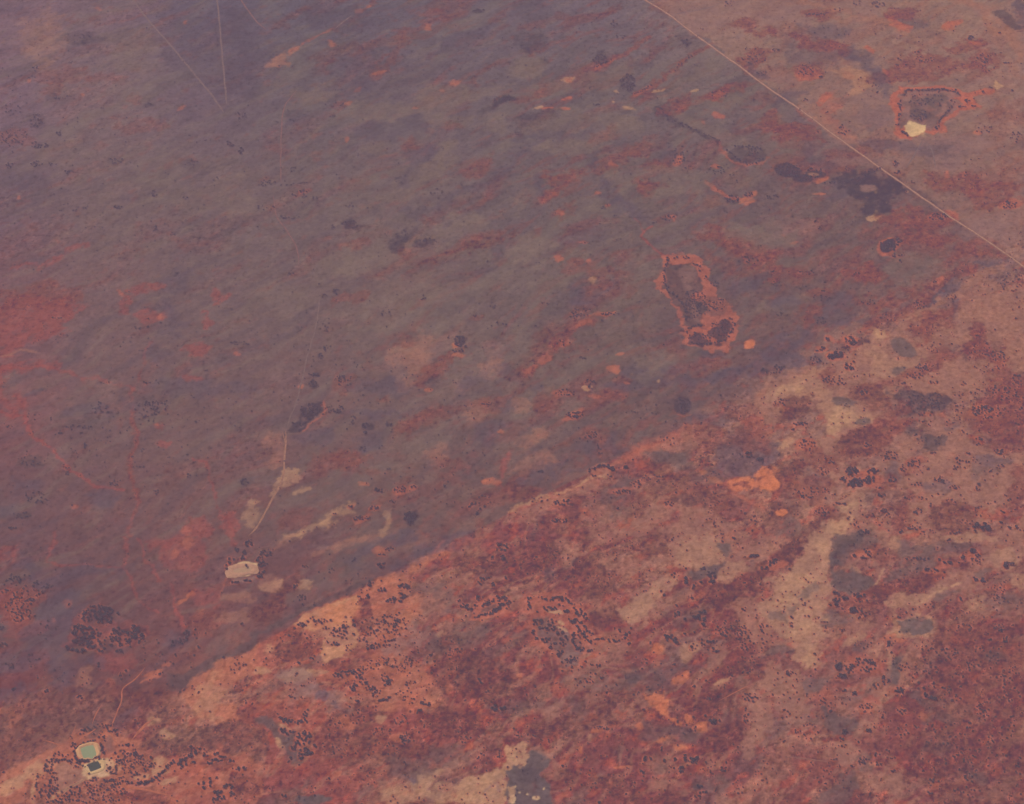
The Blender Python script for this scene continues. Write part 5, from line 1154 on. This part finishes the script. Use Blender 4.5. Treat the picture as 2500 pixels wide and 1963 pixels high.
ribbon('track', T(8, 430, 1520, 500, 1548, 560, 1545), 3, pale_dust, 2, True, .8, seed=21)
ribbon('track', T(11, 120, 1405, 230, 1422, 380, 1440), 3.5, pink_dust, 1.5, True, .4, seed=22)
ribbon('track', T(10, 1310, 1060, 1400, 1010, 1500, 960, 1560, 945), 3.5, warm_dust, 2, True, .4, seed=23)
ribbon('track', T(2, 1010, 100, 1100, 78, 1200, 60, 1330, 25), 4.5, faint, 2, True, .4, seed=24)
ribbon('track', T(2, 1020, -40, 1100, 60, 1160, 150), 5, pink_dust, 2, True, .55, seed=25)

# ------------------------------------------------------------------ the dams
def zoom_pt(x, y): return (60 + x * 320 / 2175, 1740 + y * 223 / 1516)       # enlarged view of the two ponds
def zoom2_pt(x, y): return (480 + x * 280 / 2175, 1300 + y * 160 / 1243)     # enlarged view of the dry dam

def radial(poly, c, n=72, smooth=1):
    """distance from c to the polygon's edge in n directions"""
    out = []
    for k in range(n):
        a = 2 * math.pi * k / n; dx, dy = math.cos(a), math.sin(a); best = 0
        for i in range(len(poly)):
            x1, y1 = poly[i]; x2, y2 = poly[(i + 1) % len(poly)]
            ex, ey = x2 - x1, y2 - y1; den = dx * ey - dy * ex
            if abs(den) < 1e-9: continue
            t = ((x1 - c[0]) * ey - (y1 - c[1]) * ex) / den; u = ((x1 - c[0]) * dy - (y1 - c[1]) * dx) / den
            if t > 0 and -1e-6 <= u <= 1 + 1e-6: best = max(best, t)
        out.append(best)
    out = np.array(out)
    for _ in range(smooth): out = (np.roll(out, 1) + 2 * out + np.roll(out, -1)) / 4
    return out

def dam(name, outer, inner, label, bank_mat, floor_name, floor_mat, high=3.2, level=.9, water=True, sm=2):
    go = np.column_stack(ground(*np.array(outer).T)); gi = np.column_stack(ground(*np.array(inner).T))
    c = gi.mean(0); zc = float(relief(c[0], c[1]))
    root = bpy.data.objects.new(name, None); COL.objects.link(root); root.location = (c[0], c[1], zc)
    root['label'] = label; root['category'] = 'dam'
    n = 96; ro = radial(go, c, n, sm); ri = radial(gi, c, n, 1)
    ro = np.maximum(ro, ri + 4)
    a = np.arange(n) * 2 * math.pi / n
    prof = [(0.0, -.6), (.10, .1), (.22, high * .55), (.36, high), (.62, high * .97), (.86, level + .5), (1.0, level - .15), (1.12, -.2)]
    V3 = []
    for k, (t, z) in enumerate(prof):
        r_ = ro + (ri - ro) * t
        jit = .6 * fbm(np.cos(a) * 4 + 9, np.sin(a) * 4 + k * .7, 3, 61)
        V3 += [(r_[i] * math.cos(a[i]), r_[i] * math.sin(a[i]), z + (jit[i] * .5 if 1 < k < 5 else 0)) for i in range(n)]
    F = [(k * n + i, k * n + (i + 1) % n, (k + 1) * n + (i + 1) % n, (k + 1) * n + i) for k in range(len(prof) - 1) for i in range(n)]
    o = link('bank', mesh_np('bank', V3, F), root, bank_mat)
    rings = [(1.0, 0), (.66, 0), (.33, 0)]
    V3 = [(0, 0, level)] ; F = []
    for f, _ in rings: V3 += [(ri[i] * 1.04 * f * math.cos(a[i]), ri[i] * 1.04 * f * math.sin(a[i]), level) for i in range(n)]
    for k in range(2):
        F += [(1 + k * n + i, 1 + k * n + (i + 1) % n, 1 + (k + 1) * n + (i + 1) % n, 1 + (k + 1) * n + i) for i in range(n)]
    me = bpy.data.meshes.new(floor_name)
    me.from_pydata(V3, [], F + [(0, 1 + 2 * n + i, 1 + 2 * n + (i + 1) % n) for i in range(n)])
    o2 = link(floor_name, me, root, floor_mat)
    return root

def mat_water(name, rgb, px, py):
    m = mat_soil(name, rgb, px, py, .05, .12, 1 / 30)
    m.node_tree.nodes['Principled BSDF'].inputs['Specular IOR Level'].default_value = .35
    return m

dam('green_dam', [zoom_pt(*p) for p in ((842, 640), (875, 560), (960, 520), (1070, 485), (1140, 488), (1228, 508), (1262, 590), (1278, 680), (1262, 725), (1180, 760), (1120, 785), (1020, 800), (940, 790), (880, 745))],
    [zoom_pt(*p) for p in ((928, 600), (1040, 560), (1140, 545), (1165, 600), (1195, 705), (1150, 735), (1128, 775), (1060, 750), (985, 766), (955, 690))],
    'square farm dam full of milky green water inside a wide pale bank', mat_soil('pale_bank_clay', (198, 148, 116), 215, 1835, .14, .95, 1 / 7),
    'water', mat_water('milky_green_water', (144, 146, 118), 215, 1840), sm=3)
dam('dark_dam', [zoom_pt(*p) for p in ((960, 900), (1000, 860), (1100, 830), (1230, 765), (1330, 760), (1370, 850), (1340, 960), (1250, 1010), (1100, 1050), (1060, 1020))],
    [zoom_pt(*p) for p in ((1045, 868), (1130, 838), (1220, 814), (1255, 870), (1276, 918), (1190, 955), (1102, 988), (1072, 930))],
    'small rectangular farm dam holding dark water just below the green one', mat_soil('yellow_bank_clay', (200, 160, 124), 235, 1875, .14, .95, 1 / 7),
    'water', mat_water('dark_green_water', (84, 84, 84), 235, 1872), high=2.4, sm=2)
dam('dry_dam', [zoom2_pt(*p) for p in ((530, 770), (600, 650), (740, 610), (880, 590), (1060, 590), (1150, 640), (1190, 740), (1150, 800), (1000, 800), (860, 840), (720, 870), (580, 870))],
    [zoom2_pt(*p) for p in ((700, 720), (800, 690), (1000, 660), (1050, 700), (1000, 750), (860, 770), (720, 770))],
    'dried-out farm dam, a pale sandy rectangle ringed by dark trees', mat_soil('dry_dam_sand', (180, 134, 116), 590, 1395, .16, .95, 1 / 9),
    'floor', mat_soil('dry_dam_silt', (174, 136, 116), 590, 1395, .08, .95, 1 / 9), high=.9, level=.3, sm=1)

# ------------------------------------------------------------------ trees
def crown_arrays(seed, clumps=22, leaves=16, leaf=.20):
    """leaf sprays gathered in clumps over an uneven flattened crown of unit diameter; returns verts, quads"""
    r = np.random.RandomState(seed); Vs = []; n = 0
    lob = r.uniform(.75, 1.15, 6)
    for c in range(clumps):
        a = r.uniform(0, 2 * math.pi); q = math.sqrt(r.uniform(0, 1)); R = .40 * lob[int(a / (2 * math.pi) * 6) % 6]
        cc = np.array([q * R * math.cos(a), q * R * math.sin(a), .45 + .34 * math.sqrt(max(0, 1 - q * q)) * r.uniform(.55, 1.1)])
        for _ in range(leaves):
            p = cc + r.normal(0, .052, 3) * (1.2, 1.2, .8)
            d1 = r.normal(0, 1, 3); d1[2] *= .5; d1 /= np.linalg.norm(d1); d2 = np.cross(d1, r.normal(0, 1, 3)); d2 /= np.linalg.norm(d2)
            s = leaf * r.uniform(.25, .6)
            Vs.append([p - d1 * s - d2 * s * .5, p + d1 * s - d2 * s * .5, p + d1 * s * .8 + d2 * s * .5, p - d1 * s * .8 + d2 * s * .5])
    V3 = np.array(Vs).reshape(-1, 3); F = np.arange(len(V3)).reshape(-1, 4)
    return V3, F

def trunk_mesh(seed):
    """a tapered trunk that forks into three limbs, unit-crown scale"""
    r = random.Random(seed); V3 = []; F = []
    def tube(p, q, ra, rb, n=6):
        p = Vector(p); q = Vector(q); d = (q - p).normalized(); u = d.orthogonal().normalized(); w = d.cross(u); b = len(V3)
        for c, rr in ((p, ra), ((p + q) / 2, (ra + rb) / 2), (q, rb)):
            for k in range(n):
                a = 2 * math.pi * k / n; V3.append(tuple(c + (u * math.cos(a) + w * math.sin(a)) * rr))
        for j in range(2):
            for k in range(n): F.append((b + j * n + k, b + j * n + (k + 1) % n, b + (j + 1) * n + (k + 1) % n, b + (j + 1) * n + k))
    tube((0, 0, -.08), (.01, 0, .3), .045, .03)
    for k in range(3):
        a = k * 2.1 + r.uniform(0, 1)
        tube((.01, 0, .28), (.24 * math.cos(a), .24 * math.sin(a), .58), .024, .010)
    return mesh_np('trunk', V3, F)

def mat_leaf():
    m, nt, b = new_mat('mulga_leaves', .8, .1)
    N, Lk = nt.nodes, nt.links
    geo = N.new('ShaderNodeNewGeometry'); mp = N.new('ShaderNodeMapping'); mp.inputs['Scale'].default_value = (.21,) * 3
    Lk.new(geo.outputs['Position'], mp.inputs['Vector'])
    n = N.new('ShaderNodeTexNoise'); n.inputs['Scale'].default_value = 1; n.inputs['Detail'].default_value = 4; Lk.new(mp.outputs['Vector'], n.inputs['Vector'])
    r = N.new('ShaderNodeValToRGB'); r.color_ramp.elements[0].position = .35; r.color_ramp.elements[1].position = .7
    r.color_ramp.elements[0].color = (.026, .025, .024, 1); r.color_ramp.elements[1].color = (.082, .068, .056, 1)
    Lk.new(n.outputs['Fac'], r.inputs['Fac']); Lk.new(r.outputs['Color'], b.inputs['Base Color'])
    return m
LEAF = mat_leaf()
BARK, _, _b = new_mat('grey_bark', .9, .1); _b.inputs['Base Color'].default_value = (.10, .075, .06, 1)

crowns = []
for k in range(8):
    V3, F = crown_arrays(k + 1); me = mesh_np('crown', V3, F); me.materials.append(LEAF); crowns.append(me)
trunks = [trunk_mesh(k) for k in range(4)]
for t in trunks: t.materials.append(BARK)

ins = [t for t in ALL_TREES if -20 < survey(t[0], t[1])[0] < 2520 and -20 < survey(t[0], t[1])[1] < 1985]
ins.sort(key=lambda t: -t[5])
N_IND = 300
ind, rest = ins[:N_IND], ins[N_IND:] 
proto = {}
for k in range(8):      # one source tree of each kind
    pass
rk = random.Random(5)
for k, (x, y, dia, lab, grp, spx) in enumerate(ind):
    e = bpy.data.objects.new('tree', None); COL.objects.link(e)
    e.location = (x, y, float(relief(x, y))); e.rotation_euler[2] = rk.uniform(0, 6.28)
    e.scale = (dia * rk.uniform(.8, 1.2), dia * rk.uniform(.75, 1.2), dia * rk.uniform(.7, .95)); e.empty_display_size = .3
    e['label'] = lab; e['category'] = 'tree'; e['group'] = grp
    link('crown', crowns[rk.randrange(8)], e); link('trunk', trunks[rk.randrange(4)], e)

def woodland(trees):
    """all remaining small trees of the plain as one mass"""
    lib = [crown_arrays(40 + k, 12, 10, .28) for k in range(6)]
    r = np.random.RandomState(3); VV = []; FF = []; n = 0
    zz = relief(np.array([t[0] for t in trees]), np.array([t[1] for t in trees]))
    for (x, y, dia, *_), z in zip(trees, zz):
        V3, F = lib[r.randint(6)]; a = r.uniform(0, 6.28); c, s = math.cos(a), math.sin(a)
        W = np.empty_like(V3); W[:, 0] = (V3[:, 0] * c - V3[:, 1] * s) * dia + x; W[:, 1] = (V3[:, 0] * s + V3[:, 1] * c) * dia + y
        W[:, 2] = V3[:, 2] * dia * r.uniform(.65, .9) + z - dia * .12
        VV.append(W); FF.append(F + n); n += len(W)
    return mesh_np('scattered_woodland', np.concatenate(VV), np.concatenate(FF))
w = link('scattered_woodland', woodland(rest), None, LEAF)
w['kind'] = 'stuff'; w['label'] = 'scattered small dark trees and shrubs over the whole plain'; w['category'] = 'woodland'
print('TREES', len(ALL_TREES), len(ins), 'min individual px', ind[-1][5])

# ------------------------------------------------------------------ haze: one closed box of even, thin air
def haze():
    me = bpy.data.meshes.new('haze')
    a, z0, z1 = 66000.0, -12.0, H + 260.0
    v = [(x, y, z) for z in (z0, z1) for x, y in ((-a, -a), (a, -a), (a, a), (-a, a))]
    me.from_pydata(v, [], [(3, 2, 1, 0), (4, 5, 6, 7), (0, 1, 5, 4), (1, 2, 6, 5), (2, 3, 7, 6), (3, 0, 4, 7)])
    m = bpy.data.materials.new('hazy_air'); m.use_nodes = True; nt = m.node_tree
    nt.nodes.remove(nt.nodes['Principled BSDF'])
    p = nt.nodes.new('ShaderNodeVolumePrincipled')
    p.inputs['Color'].default_value = HAZE_COLOR; p.inputs['Density'].default_value = HAZE_DENSITY
    nt.links.new(p.outputs['Volume'], nt.nodes['Material Output'].inputs['Volume'])
    o = link('haze', me, None, m); o['kind'] = 'stuff'; o['label'] = 'thin bluish purple haze over the plain'; o['category'] = 'haze'
    return o
haze()
